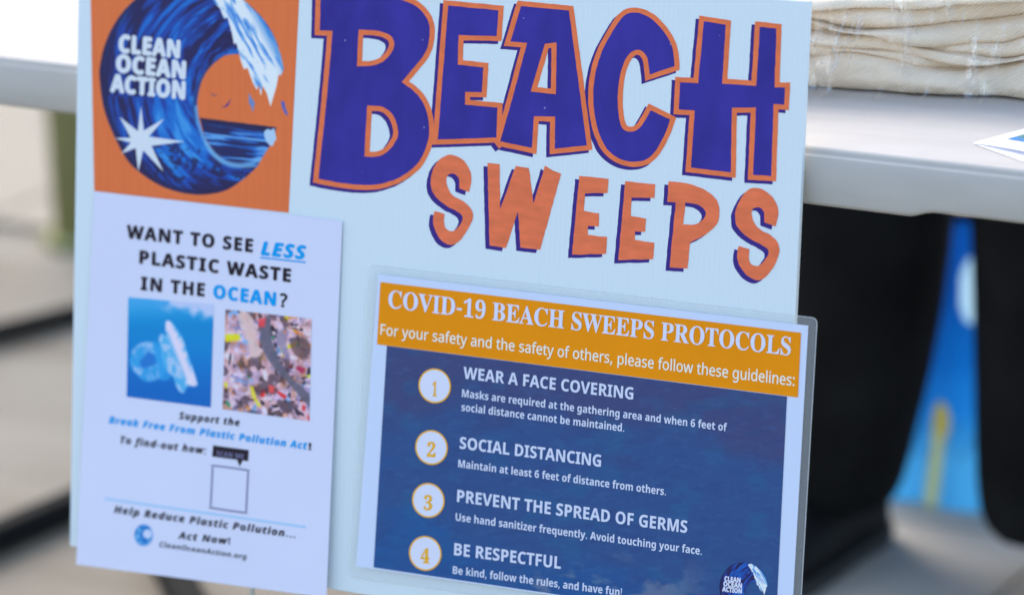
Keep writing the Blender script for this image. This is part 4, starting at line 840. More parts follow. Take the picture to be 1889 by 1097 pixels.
SERIF_I = [[(0.06, 0), (0.40, 0), (0.40, 0.10), (0.315, 0.10), (0.315, 0.614), (0.40, 0.614), (0.40, 0.714), (0.06, 0.714), (0.06, 0.614), (0.145, 0.614), (0.145, 0.10), (0.06, 0.10)]]
def text_print(s, font, p0, p1, c0, c1, h, mat, parent, bold=0.0, track=0.0, lean=0.045, name='lettering', shear=0.0, serif_i=False, place=None):
    """a line of lettering: baseline from p0 to p1, capital height c0 at its start and c1 at its end"""
    x = 0.0; loops = []; cap = 0.0
    cap = max(q[1] for p in glyph(font, 'E' if 'E' in GLYPHS[font] else ('F' if 'F' in GLYPHS[font] else 'P'))[1] for q in p)
    for ch in s:
        if ch == ' ':
            x += 0.40 * cap + track; continue
        if ch == 'I' and serif_i:
            adv, polys = 0.46 * cap / .714, [[(a * cap / .714, b * cap / .714) for a, b in SERIF_I[0]]]
        else:
            adv, polys = glyph(font, ch)
        if bold < 0: polys = grow(polys, bold)
        shifts = [(0, 0, 0)] if bold <= 0 else [(-bold, 0, 0), (bold, 0, 1), (0, bold * .8, 2), (0, -bold * .8, 3)]
        for sx, sy, lv in shifts: loops.append((lv, [[(x + a + shear * b + sx, b + sy) for a, b in p] for p in polys]))
        x += adv + track
    W_ = x - track
    p0 = np.array(p0, float); p1 = np.array(p1, float)
    # trim side bearings so that the ink runs exactly from p0 to p1
    xs = [q[0] for _, g_ in loops for p in g_ for q in p]
    a0, a1 = min(xs), max(xs)
    def loc(q):
        t = (q[0] - a0) / (a1 - a0)
        ch_ = c0 + (c1 - c0) * t
        b = p0 + (p1 - p0) * t
        return (b[0] + lean * ch_ * q[1] / cap, b[1] - ch_ * q[1] / cap)
    V, F = [], []
    for lv, g_ in loops:
        pts, fs = fill_mesh(g_)
        k = len(V)
        place_ = place or (lambda a, b: on_board(a, b, h))
        V += [place_(*loc(q)) + BN * (.000004 * lv) for q in pts]
        F += [tuple(i + k for i in f) for f in fs]
    return obj(name, V, face_board(F, V), mat, parent)

def curve_pts(pts, n=5):
    """points given as (x, y) are corners, (x, y, 1) are smooth"""
    out = []
    k = len(pts)
    P_ = [np.array(p[:2], float) for p in pts]
    sm = [len(p) > 2 for p in pts]
    for i in range(k):
        a, b = P_[i], P_[(i + 1) % k]
        if not sm[i] and not sm[(i + 1) % k]:
            out.append(a); continue
        ta = (b - P_[i - 1]) / 2 if sm[i] else (b - a)
        tb = (P_[(i + 2) % k] - a) / 2 if sm[(i + 1) % k] else (b - a)
        for j in range(n):
            t = j / n
            out.append((2 * t ** 3 - 3 * t * t + 1) * a + (t ** 3 - 2 * t * t + t) * ta + (-2 * t ** 3 + 3 * t * t) * b + (t ** 3 - t * t) * tb)
    return np.array(out)

# ------------------------------------------------------------------ yard sign
sign = thing('yard_sign', (.305, -.06, 0), 'white corrugated plastic sign with big blue and orange hand-drawn BEACH SWEEPS lettering', 'sign')
T_ = 0.004
vs, fs = slab([uv_board(0, 0), uv_board(BWID, 0), uv_board(BWID, -BHEI), uv_board(0, -BHEI)][::-1], BN, T_)
obj('board', vs, fs, M['board'], sign)
# open flutes along the lower edge: thin ribs between the two skins
bm = bmesh.new()
tube_bm(bm, [uv_board(0.0, -BHEI - .0004, -T_ / 2), uv_board(BWID, -BHEI - .0004, -T_ / 2)], .0007, 6)
bm_obj('flute_rib', bm, M['board_edge'], sign)
bm = bmesh.new()
for ux in (.168, .428):
    tube_bm(bm, [uv_board(ux, -BHEI + .16, -T_ - .002), uv_board(ux, -BHEI - .0, -T_ - .002), uv_board(ux, -BHEI - .05, -.004), (ux, -.115, 0.0), (ux, -.118, -.05)], .0019, 8)
tube_bm(bm, [uv_board(.168, -BHEI + .10, -T_ - .002), uv_board(.428, -BHEI + .10, -T_ - .002)], .0019, 8)
tube_bm(bm, [uv_board(.168, -BHEI - .06, -.004), uv_board(.428, -BHEI - .06, -.004)], .0019, 8)
bm_obj('wire_stake', bm, M['steel_wire'], sign, True)

H_SH, H_OR, H_BL = .00010, .00018, .00026
BEACH = {
 'B': [[(582.5, -28), (580.5, 65.6), (603.5, 66), (593.6, 180), (577.2, 336.7), (610, 343.5, 1), (642, 348.5, 1), (678, 350.6, 1), (707.6, 347.3, 1), (742, 335, 1), (773, 312.5, 1), (790, 286.6, 1), (798.5, 262, 1), (800.8, 237.4, 1), (796.2, 205, 1), (784, 178, 1), (770, 162, 1), (754.4, 150.1),
        (770, 132, 1), (786, 112, 1), (797, 92, 1), (802, 62.3, 1), (799.5, 40, 1), (791.3, 23, 1), (778.2, 8.5, 1), (762, -1.5, 1), (738, -10, 1), (700, -18, 1), (640, -25, 1)],
       [(670.2, 64.8), (691, 66, 1), (706, 69.5, 1), (716, 75.5, 1), (717.5, 85, 1), (711.5, 96, 1), (704, 104, 1), (695, 109.5, 1), (683, 112.5, 1), (668, 113.2)],
       [(686, 204.6), (699.4, 205.4, 1), (710, 210.3, 1), (719.1, 221, 1), (724, 235.8, 1), (724.8, 248.9, 1), (719, 260.4, 1), (710, 271.9, 1), (700, 278, 1), (691, 280.2, 1), (681.7, 280)]],
 'E': [[(818.2, .5), (929.2, 11.2), (924.9, 76.3), (854.8, 74.7), (853.7, 111.3), (901.3, 116.8), (897.5, 179.9), (867.1, 179.2), (867.1, 184.8), (927, 190.2), (924.5, 262.8), (797.4, 267.3), (805.6, 164)]],
 'A': [[(954.6, 1.6), (1057.8, 11.5), (1078, 164), (1092.8, 276.4), (1014, 284.9), (1014.5, 224.2), (993.5, 223.8), (989.4, 284.6), (926, 271), (920, 274), (912, 264), (936, 180), (960.7, 87.8), (929.2, 85.3)],
       [(1012.3, 89.6), (1017.3, 89), (1016.4, 164), (991, 161.2)]],
 'C': [[(1253, 129.4), (1253, 111.3, 1), (1247.5, 81.3, 1), (1232.5, 54.2, 1), (1211.4, 31, 1), (1190.4, 18.5, 1), (1169.3, 14.4, 1), (1149.7, 19.6, 1), (1133.2, 36.1, 1), (1115, 66.2, 1), (1100, 96.3, 1), (1089.6, 132.4, 1), (1085, 174.5, 1), (1087.5, 210.7, 1), (1095.6, 246.8, 1), (1112, 279.9, 1), (1133.2, 297.9, 1), (1157.3, 307, 1), (1181.3, 307, 1), (1200.4, 300, 1), (1217.5, 282.9, 1), (1235.5, 249.8, 1), (1247.5, 216.7), (1196.4, 191), (1184.4, 213.7, 1), (1173.8, 229, 1), (1163.3, 234.1, 1), (1154.3, 229, 1), (1149.7, 204.6, 1), (1148.8, 174.5, 1), (1152.8, 141.4, 1), (1160.3, 117.4, 1), (1169.3, 104.5, 1), (1178.3, 101.8, 1), (1185.3, 110.5, 1), (1188.4, 129.4, 1), (1190.4, 149.9)]],
 'H': [[(1290.1, 29), (1348.5, 38.1), (1341.9, 145.8), (1386.4, 148.8), (1393, 39.6), (1441.8, 44.7), (1438.2, 152.4), (1457.7, 152.4), (1455.3, 203.6), (1436, 202), (1431.5, 334.5), (1379.5, 331.5), (1384.9, 208), (1359.3, 208), (1357, 328.5), (1264.5, 317.3), (1271.8, 212.6), (1242.6, 211), (1245.6, 141.9), (1279.3, 144)]],
}
SWEEPS = [
 [[(865.1, 354.2), (869.5, 335.6, 1), (868.4, 320.3, 1), (861.9, 305, 1), (850.9, 293, 1), (837.8, 286.4, 1), (824.7, 286.4, 1), (811.6, 294, 1), (799.5, 311.6, 1), (794.5, 333.4, 1), (797.3, 353.1, 1), (809.4, 368.4, 1), (824.7, 380.5, 1), (840, 388.1, 1), (850.9, 395.8, 1), (853.8, 403.4, 1), (848.7, 414.4, 1), (841.1, 422.5, 1), (833.4, 426.4, 1), (824.7, 423.1, 1), (819.2, 412, 1), (819.9, 394.7), (801.7, 389.2), (798.9, 405.6, 1), (801.7, 420.9, 1), (810.5, 438.4, 1), (822.5, 449.4, 1), (837.8, 450.4, 1), (850.9, 440.6, 1), (861.9, 425.3, 1), (869.5, 410, 1), (872.8, 395.8, 1), (866.2, 381.5, 1), (853.1, 370.6, 1), (837.8, 361.9, 1), (828, 350.9, 1), (823.6, 337.8, 1), (824.6, 326, 1), (831.2, 320.4, 1), (840, 321.5, 1), (846.6, 331.2, 1), (847.6, 347.6)]],
 [[(899, 300.6), (921.6, 302.4), (922.8, 386), (951.5, 306.1), (975.6, 310.5), (984.3, 375), (1005.1, 306.1), (1020.4, 314.8), (1035.1, 320.3), (996.4, 460.3), (959.9, 456.4), (955.5, 390.3), (933, 457), (903, 452.6)]],
 [[(1068.6, 324.2), (1122.8, 330.1), (1120.6, 356.4), (1078.8, 356.4), (1077.3, 389.2), (1105.3, 393.6), (1104.2, 417.6), (1084.5, 417), (1084.5, 433), (1120, 437.3), (1118.2, 468), (1055, 470.1)]],
 [[(1153.1, 334.1), (1208.8, 340.1), (1206.8, 365.2), (1165.1, 364.6), (1163.5, 398.2), (1191.8, 403.3), (1190.2, 427.3), (1171.5, 426.7), (1171.1, 442.8), (1206.8, 447.4), (1204.8, 478.1), (1140.5, 479.5)]],
 [[(1233.3, 334.5), (1260.4, 337.1, 1), (1286.5, 344.1, 1), (1310.5, 357.1, 1), (1323.6, 372.2, 1), (1327, 390.2, 1), (1323.6, 410.3, 1), (1310.5, 426.3, 1), (1292.5, 437.4, 1), (1273, 447.4), (1268.4, 495.5), (1234.9, 492.9), (1246.8, 373.2), (1230.9, 372.6)],
  [(1264.4, 373.8), (1278.4, 375.2, 1), (1292.5, 380.2, 1), (1301.5, 390.2, 1), (1299.5, 401.3, 1), (1290.5, 410.3, 1), (1278.4, 413.9, 1), (1260.4, 413.9)]],
 [[(1430.9, 417.3), (1435.3, 398.2, 1), (1434.9, 384.2, 1), (1426.9, 366.2, 1), (1410.8, 352.1, 1), (1394.8, 346.5, 1), (1380.7, 350.1, 1), (1368.7, 362.1, 1), (1358.7, 382.2, 1), (1355.7, 400.3, 1), (1358.7, 416.3, 1), (1370.7, 430.3, 1), (1386.7, 442.4, 1), (1402.8, 450.4, 1), (1414.8, 458.4, 1), (1417.8, 467.4, 1), (1412.8, 477.5, 1), (1402.8, 488.5, 1), (1394.8, 490.5, 1), (1385.7, 486.5, 1), (1381.1, 476.5, 1), (1382.7, 459.4), (1362.7, 453.4), (1359.7, 470.4, 1), (1364.7, 490.5, 1), (1378.7, 508.6, 1), (1394.8, 516.6, 1), (1408.8, 513.6, 1), (1422.8, 498.5, 1), (1432.9, 480.5, 1), (1437.9, 460.4, 1), (1433.9, 446.4, 1), (1422.8, 434.4, 1), (1406.8, 426.3, 1), (1394.8, 416.3, 1), (1387.7, 402.3, 1), (1386.7, 390.2, 1), (1390.8, 384.2, 1), (1400.8, 382.6, 1), (1408.8, 390.2, 1), (1410.4, 410.3)]],
]
def wobble(p, a=0.22, f=0.16):
    """hand-drawn edge: resampled every few pixels and nudged"""
    out = []
    n = len(p)
    for i in range(n):
        q, r = np.array(p[i]), np.array(p[(i + 1) % n])
        k = max(1, int(np.linalg.norm(r - q) / 7))
        for j in range(k): out.append(q + (r - q) * j / k)
    out = np.array(out)
    dx = vnoise(out[:, 0] * f + 40, out[:, 1] * f + 40) - .5
    dy = vnoise(out[:, 0] * f + 90, out[:, 1] * f + 70) - .5
    return out + np.c_[dx, dy] * 2 * a * 2
def resample_sides(loops): return [wobble(curve_pts(l)) for l in loops]
ORL = 9.3
order = 0
for ch, loops in BEACH.items():
    L_ = [curve_pts(l) for l in loops]
    sgn = lambda q: 1 if area2(q) > 0 else -1
    outer = L_[0]
    inner = [offset_poly(outer, -ORL * sgn(outer))] + [offset_poly(q, ORL * sgn(q)) for q in L_[1:]]
    dz = order * .000006; order += 1
    lo = flat_print('letter', [wobble(q) for q in inner], H_BL + dz, M['blue_paint'], sign)
    # outline band and drop shadow belong to this letter
    for nm, pol, hh, mm in (('outline', [wobble(q) for q in L_], H_OR + dz, M['orange_line']), ('drop_shadow', [wobble(q) + np.array([-6.5, 5.6]) for q in L_], H_SH + dz, M['purple_line'])):
        c_ = flat_print(nm, pol, hh, mm, sign); c_.parent = lo
    lo['label'] = 'big blue letter %s with an orange outline' % ch
for ch, loops in zip('SWEEPS', SWEEPS):
    L_ = [curve_pts(l) for l in loops]
    dz = order * .000006; order += 1
    lo = flat_print('letter', [wobble(q, .3) for q in L_], H_OR + dz, M['orange_fill'], sign)
    c_ = flat_print('drop_shadow', [wobble(q, .3) + np.array([-7.6, 6.0]) for q in L_], H_SH + dz, M['purple_line'], sign)
    c_.parent = lo
    lo['label'] = 'orange letter %s with a purple drop shadow' % ch

# ---- the round wave logo: one painter, used at three sizes
OUT = curve_pts([(183.7, 146, 1), (186, 112, 1), (196, 76, 1), (214, 40, 1), (240, 8, 1), (275, -17, 1), (320, -31, 1), (370, -34, 1), (420, -20, 1), (453.5, 4, 1), (486, 36.5, 1), (508, 73, 1), (522.8, 120, 1), (526, 175, 1), (518, 215, 1), (504.6, 255, 1), (493.6, 275, 1), (475.4, 306, 1), (442.6, 335, 1), (409.8, 353.6, 1), (358.7, 359, 1), (304, 346, 1), (256.7, 317, 1), (227.5, 284, 1), (194.7, 211, 1)], 6)
INN = curve_pts([(439, 100), (424, 101, 1), (409.8, 105.7, 1), (388, 124, 1), (373, 148, 1), (364.5, 182, 1), (366, 215, 1), (377, 251.5, 1), (395, 281, 1), (417, 299, 1), (442.6, 305.5, 1), (475, 304.5), (540, 290), (560, 80)], 6)
SEA = [(368.5, 217.5), (510, 235), (504.6, 255), (497, 270), (475.4, 304.6), (442.6, 305.5), (417, 299), (395, 281), (377, 251.5)]
SPRAY = [(391.6, -2), (399, 10), (406, 16), (413, 35), (420, 33), (428, 62), (431.6, 82), (436, 80), (442.6, 106), (446, 118), (450, 128), (457, 126), (462, 141), (468, 157), (473.6, 166), (478, 157), (481, 179), (484.5, 159), (492, 172), (499, 197), (504.5, 178), (510, 160), (514, 138), (518, 140), (523.5, 128), (519, 105), (508, 73), (486, 36.5), (453.5, 4), (432, -14), (405, -26), (385, -20)]
STAR = [(260.2, 196), (265.2, 241.2), (303.3, 219), (274.3, 252.2), (340.4, 261.2), (279.3, 269.2), (301.3, 316.4), (264.2, 277.3), (255.2, 316.4), (250.2, 273.2), (224.1, 283.3), (241.2, 263.2), (211.1, 255.2), (241.2, 254.2), (220.5, 215.7), (254.2, 242.2)]
def soft_in(X, Y, poly, r=.8):
    return (inside(X, Y, poly).astype(float) + inside(X + r, Y, poly) + inside(X - r, Y, poly) + inside(X, Y + r, poly) + inside(X, Y - r, poly)) / 5
def wave_art(X, Y, bg):
    c = np.zeros(X.shape + (3,)) + np.array(bg, float) if len(np.shape(bg)) == 1 else bg.copy()
    body = soft_in(X, Y, OUT)
    cx, cy = 455.0, 178.0
    dx, dy = X - cx, (Y - cy) * .96
    r = np.hypot(dx, dy); th = np.arctan2(dy, dx)
    # streaks sweep round the curl and fan outwards towards the foot of the wave
    sp = r * (1 + .10 * np.cos(th - 2.2)) + 12 * fbm(th * 2.2 + 3, r / 60, 3)
    s1 = fbm(sp / 11.0, th * 2.4 + 9, 4)
    s2 = fbm(sp / 5.5 + 30, th * 4.0, 3)
    v = .66 * s1 + .34 * s2
    glow = np.exp(-(((X - 322) / 62) ** 2 + ((Y - 222) / 62) ** 2)) + .55 * np.exp(-(((X - 345) / 40) ** 2 + ((Y - 305) / 40) ** 2)) + .35 * np.exp(-(((X - 300) / 80) ** 2 + ((Y - 40) / 50) ** 2))
    v = v + .30 * glow - .05
    w = np.zeros(X.shape + (3,)) + np.array([34, 36, 88.])
    w = mixc(w, (28, 66, 165), smooth01(v, .38, .50))
    w = mixc(w, (22, 104, 205), smooth01(v, .52, .62))
    w = mixc(w, (52, 140, 226), smooth01(v, .66, .80))
    w = mixc(w, (110, 180, 238), smooth01(v, .86, 1.0) * .7)
    # dark upper lip and outer rim
    rim = np.ones(X.shape)
    e = 11
    rim = (soft_in(X - e, Y, OUT, 3) * soft_in(X - e * .6, Y + e * .7, OUT, 3))
    rim = np.where(X > 430, 1, rim)
    w = mixc(w, (33, 34, 78), (1 - rim) * .85)
    lip = np.exp(-(((X - 400) / 34) ** 2 + ((Y - 62) / 36) ** 2))
    w = mixc(w, (32, 32, 84), np.clip(lip * 1.1, 0, .85) * smooth01(1 - s2, .35, .6))
    inn_d = 1 - soft_in(X + 9, Y - 3, INN, 2.5) * 1.0
    near = soft_in(X + 9, Y - 3, INN, 3) * (Y < 225)
    w = mixc(w, (36, 60, 120), near * .75)
    spots = (fbm(X / 9 + Y / 14, Y / 7 - X / 30, 3) > .60) & (Y > 265) & (X > 285)
    w = mixc(w, (32, 36, 84), spots * .8)
    c = c * (1 - body[..., None]) + w * body[..., None]
    inn = soft_in(X, Y, INN)
    b0 = np.array(bg, float) if len(np.shape(bg)) == 1 else bg
    c = c * (1 - inn[..., None]) + b0 * inn[..., None]
    # rim of light under the curl
    d_in = soft_in(X + 5, Y - 4, INN, 2) * (1 - inn) * (Y > 195) * body
    c = mixc(c, (88, 160, 226), d_in * .85)
    sea = soft_in(X, Y, SEA)
    yy = Y - (218 + (X - 368) * .122)
    sv = fbm(X / 55 + 5, yy / 5.5, 3)
    s_ = np.zeros(X.shape + (3,)) + np.array([32, 40, 96.])
    s_ = mixc(s_, (30, 92, 190), smooth01(sv, .46, .56) * smooth01(yy, 6, 16))
    s_ = mixc(s_, (84, 154, 228), smooth01(sv, .56, .68) * smooth01(yy, 10, 22))
    s_ = mixc(s_, (30, 34, 78), np.exp(-(yy - 2) ** 2 / 30))
    c = c * (1 - sea[..., None]) + s_ * sea[..., None]
    edge = np.exp(-((np.hypot(X - 443, (Y - 222) * .9) - 74) / 4.0) ** 2) * (Y > 262) * (X < 480) * (X > 376)
    c = mixc(c, (96, 168, 232), edge * .8)
    foam = [(487, 243), (493, 238), (500, 240), (506, 236), (508, 247), (510, 256), (506, 262), (503, 270), (497, 268), (492, 262), (488, 254)]
    c = mixc(c, (150, 195, 240), soft_in(X, Y, foam))
    spm = soft_in(X, Y, SPRAY)
    sf = fbm((X * .87 - Y * .5) / 6, (X * .5 + Y * .87) / 34, 3)
    s_ = np.zeros(X.shape + (3,)) + np.array([200, 224, 246.])
    s_ = mixc(s_, (120, 176, 234), smooth01(sf, .50, .62))
    s_ = mixc(s_, (70, 136, 222), smooth01(sf, .64, .74))
    edge_r = smooth01(X - (455 + np.clip(Y, 0, 130) * .52), -14, 12)
    s_ = mixc(s_, (46, 126, 214), edge_r * .75)
    c = c * (1 - spm[..., None]) + s_ * spm[..., None]
    for pol, col in (([(459, 171), (464, 181), (470, 190), (466, 209), (464, 198), (459, 190)], (84, 132, 200)), ([(518, 187), (524, 187), (527, 200), (532, 213), (527, 212), (521, 200)], (66, 96, 190)),
                     ([(389, 170), (395, 175), (402, 174), (396, 178), (391, 176)], (120, 82, 100)), ([(406.5, 198), (415, 195.5), (422, 188), (426.5, 182), (422, 194), (417, 198)], (80, 52, 128))):
        c = mixc(c, col, soft_in(X, Y, pol, .6))
    return c
def logo_quad(px, py, k, a=0.0):
    """maps logo pixel -> another place at scale k"""
    return lambda X, Y: ((X - px) / k + 355, (Y - py) / k + 163)
def logo_panel(X, Y, s, t):
    base = np.zeros(X.shape + (3,)) + np.array([194, 110, 66.])
    base *= (1 + .05 * (fbm(X / 3.0, Y / 160, 2) - .5) + .03 * (fbm(X / 60, Y / 60, 3) - .5))[..., None]
    return wave_art(X, Y, base)
lp = painted('logo_panel', [(166, -58), (553.5, -36), (532.5, 392.5), (173.5, 352.3)], 300, 340, logo_panel, lambda x, y: on_board(x, y, .00012), M['logo'], sign)
lp['label'] = 'orange square with a round blue breaking wave'
def sub(o, lp=lp):
    o.parent = lp; return o
sub(flat_print('star', [STAR], .00022, M['white_print'], sign))
sub(text_print('CLEAN', 'bold', (218, 96), (332, 107), 31.5, 31, .00022, M['white_print'], sign, bold=.034, track=.02))
sub(text_print('OCEAN', 'bold', (213, 132), (342.5, 145.3), 31, 31, .00022, M['white_print'], sign, bold=.034, track=.02))
sub(text_print('ACTION', 'bold', (202.5, 168.5), (341.5, 183), 31, 31.5, .00022, M['white_print'], sign, bold=.034, track=.02))

# ------------------------------------------------------------------ flyer
FH = .0016
flyer = thing('flyer', tuple(on_board(380, 700, FH)), 'white paper flyer asking WANT TO SEE LESS PLASTIC WASTE, lower left of the sign', 'flyer')
def on_flyer(x, y, h=0.0):
    # the sheet is taped at its top and lifts a little towards its lower edge
    t = min(1.2, max(0, (y - 380) / 680.0))
    s = min(1.0, max(0, (x - 150) / 470.0))
    return on_board(x, y, FH + .0045 * t * t + .0012 * math.sin(s * 3.1) * t + h)
fq = [(173.5, 352.3), (631.5, 408), (602, 1101), (140.5, 1040)]
def sheet(name, quad, nx, ny, place, th, mat, parent):
    q = np.array(quad, float)
    V = []; F = []
    for side in (0, 1):
        for j in range(ny):
            for i in range(nx):
                s, t = i / (nx - 1), j / (ny - 1)
                p = (q[0] * (1 - s) + q[1] * s) * (1 - t) + (q[3] * (1 - s) + q[2] * s) * t
                V.append(place(*p) - BN * (th * side))
    n = nx * ny
    for j in range(ny - 1):
        for i in range(nx - 1):
            k = j * nx + i
            F.append((k, k + nx, k + nx + 1, k + 1)); F.append((n + k, n + k + 1, n + k + nx + 1, n + k + nx))
    ring = [i for i in range(nx)] + [j * nx + nx - 1 for j in range(1, ny)] + [(ny - 1) * nx + i for i in range(nx - 2, -1, -1)] + [j * nx for j in range(ny - 2, 0, -1)]
    for a, b in zip(ring, ring[1:] + ring[:1]): F.append((a, b, b + n, a + n))
    return obj(name, V, F, mat, parent, False)
sheet('sheet', fq, 16, 24, on_flyer, .0002, M['paper'], flyer)
fl = lambda h: (lambda x, y: on_flyer(x, y, h))
K = .00025
def ft(s, font, p0, p1, c0, c1, mat, **kw): return text_print(s, font, p0, p1, c0, c1, 0, mat, flyer, place=fl(K), **kw)
ft('WANT TO SEE', 'bold', (232.8, 438.5), (466.4, 465), 23.5, 23.5, M['black_ink'], track=.055, serif_i=True, bold=.021)
ft('LESS', 'bi', (480.5, 469.5), (564.5, 478.5), 24, 24.5, M['cyan_ink'], bold=.026, track=.05)
flat_print('underline', [[(480, 473.5), (564, 482.5), (563.9, 485.3), (479.9, 476.3)]], 0, M['cyan_ink'], flyer, place=fl(K))
ft('PLASTIC WASTE', 'bold', (256.5, 485.3), (536.4, 520), 23.5, 23.5, M['black_ink'], track=.055, serif_i=True, bold=.021)
ft('IN THE', 'bold', (259, 534), (377.5, 546.5), 23.5, 23.5, M['black_ink'], track=.055, serif_i=True, bold=.021)
ft('OCEAN', 'bold', (392.8, 549), (508.7, 563.8), 23.8, 23.8, M['cyan_ink'], track=.055, bold=.024)
ft('?', 'bold', (515, 565), (529.5, 566.5), 23.8, 23.8, M['black_ink'], bold=.03)
ft('Support the', 'bi', (329.8, 771.9), (442, 785.5), 12.6, 12.6, M['black_ink'], track=.05, bold=.015)
ft('Break Free From Plastic Pollution Act', 'bi', (200.4, 779.7), (566.5, 828.3), 12.6, 12.8, M['cyan_ink'], track=.05, bold=.02)
ft('!', 'bi', (568.5, 829), (574.2, 829.8), 12.8, 12.8, M['black_ink'], bold=.015)
ft('To find-out how:', 'bi', (221.5, 816.5), (379.6, 837), 12.8, 12.8, M['black_ink'], track=.05, bold=.015)
flat_print('scan_tag', [[(393, 820.7), (459, 829.5), (457.8, 850), (447.5, 848.8), (441.8, 860), (437.3, 847.5), (391, 841.5)]], 0, M['black_ink'], flyer, place=fl(K))
text_print('SCAN ME', 'bold', (399.8, 839.4), (449.2, 845.9), 8.5, 8.5, 0, M['grey_ink'], flyer, place=fl(K * 1.8), track=.03)
flat_print('code_frame', [curve_pts([(390.7, 859.5), (394, 856.7, 1), (456, 865, 1), (459, 868.5), (455.3, 943), (451.8, 946.3, 1), (390, 937.5, 1), (386.9, 934)]),
                          curve_pts([(393.5, 862.5), (396, 860, 1), (453.3, 867.8, 1), (456, 870.8), (452.5, 940.5), (449.8, 943, 1), (392, 934.6, 1), (389.8, 932)])], 0, M['grey_ink'], flyer, place=fl(K))
flat_print('rule_line', [[(193.4 + 370.9 * i / 20, 917.2 + 52.4 * i / 20) for i in range(21)] + [(564.1 - 371 * i / 20, 973.4 - 52.4 * i / 20) for i in range(21)]], 0, M['pale_cyan_ink'], flyer, place=fl(K))
ft('Help Reduce Plastic Pollution...', 'bi', (210.4, 945), (544.6, 991.2), 13, 13, M['black_ink'], track=.05, bold=.015)
ft('Act Now!', 'bi', (328.2, 992.3), (424.2, 1003.5), 12.5, 12.5, M['black_ink'], track=.05, bold=.015)
ft('CleanOceanAction.org', 'bold', (294, 1007.6), (455.1, 1031), 9.5, 9.5, M['black_ink'], track=.02, shear=.2)

def ocean_photo(X, Y, s, t):
    c = np.zeros(X.shape + (3,)) + np.array([0, 128, 208.])
    c = mixc(c, (58, 160, 232), smooth01(.35 - t - .1 * s, 0, .35))
    sun_ = fbm(s * 5, t * 6, 4)
    c = mixc(c, (170, 196, 244), smooth01(sun_ + (s - .45) * .7 - t * 1.9, .38, .75) * .95)
    c = mixc(c, (0, 88, 182), smooth01(t, .45, .95) * .9)
    c = mixc(c, (14, 108, 205), smooth01(t, .3, .6) * .4)
    u, v = s * 160, t * 200
    bag = curve_pts([(72, 45, 1), (80, 40, 1), (92, 52, 1), (105, 72, 1), (118, 108, 1), (130, 142, 1), (133, 160, 1), (118, 163, 1), (108, 178, 1), (98, 172, 1), (88, 150, 1), (72, 132, 1), (64, 100, 1), (60, 78, 1), (66, 66, 1), (74, 70, 1)])
    ring = curve_pts([(6, 118, 1), (14, 100, 1), (32, 86, 1), (50, 84, 1), (60, 96, 1), (70, 125, 1), (72, 144, 1), (55, 160, 1), (36, 164, 1), (16, 150, 1), (6, 134, 1)])
    hole = curve_pts([(24, 126), (40, 104), (52, 110, 1), (58, 124, 1), (44, 134, 1), (30, 138, 1)])
    wedge = curve_pts([(50, 84, 1), (62, 92, 1), (74, 122, 1), (84, 150, 1), (66, 158, 1), (58, 130, 1)])
    n1 = fbm(u / 9, v / 13, 3)
    c = mixc(c, (52, 158, 232), soft_in(u, v, ring, 2) * .85)
    c = mixc(c, (28, 110, 205), soft_in(u, v, hole, 2) * .9)
    c = mixc(c, (130, 180, 240), soft_in(u, v, ring, 2) * (1 - soft_in(u, v, hole, 2)) * smooth01(n1, .48, .66) * .6)
    c = mixc(c, (40, 150, 230), soft_in(u, v, wedge, 2) * .8)
    arc = np.exp(-((np.abs(np.hypot((u - 38) / 30, (v - 122) / 34) - .92) / .13) ** 2)) * ((u < 40) | (v < 100))
    c = mixc(c, (170, 196, 246), arc * .5 * smooth01(n1, .35, .6))
    c = mixc(c, (70, 170, 236), soft_in(u, v, bag, 2) * .95)
    st = np.exp(-((u - (76 + (v - 42) * .42)) / 9) ** 2)
    c = mixc(c, (205, 208, 244), soft_in(u, v, bag, 2) * np.clip(st * 1.1 + .5 * smooth01(n1, .52, .62), 0, 1))
    return c
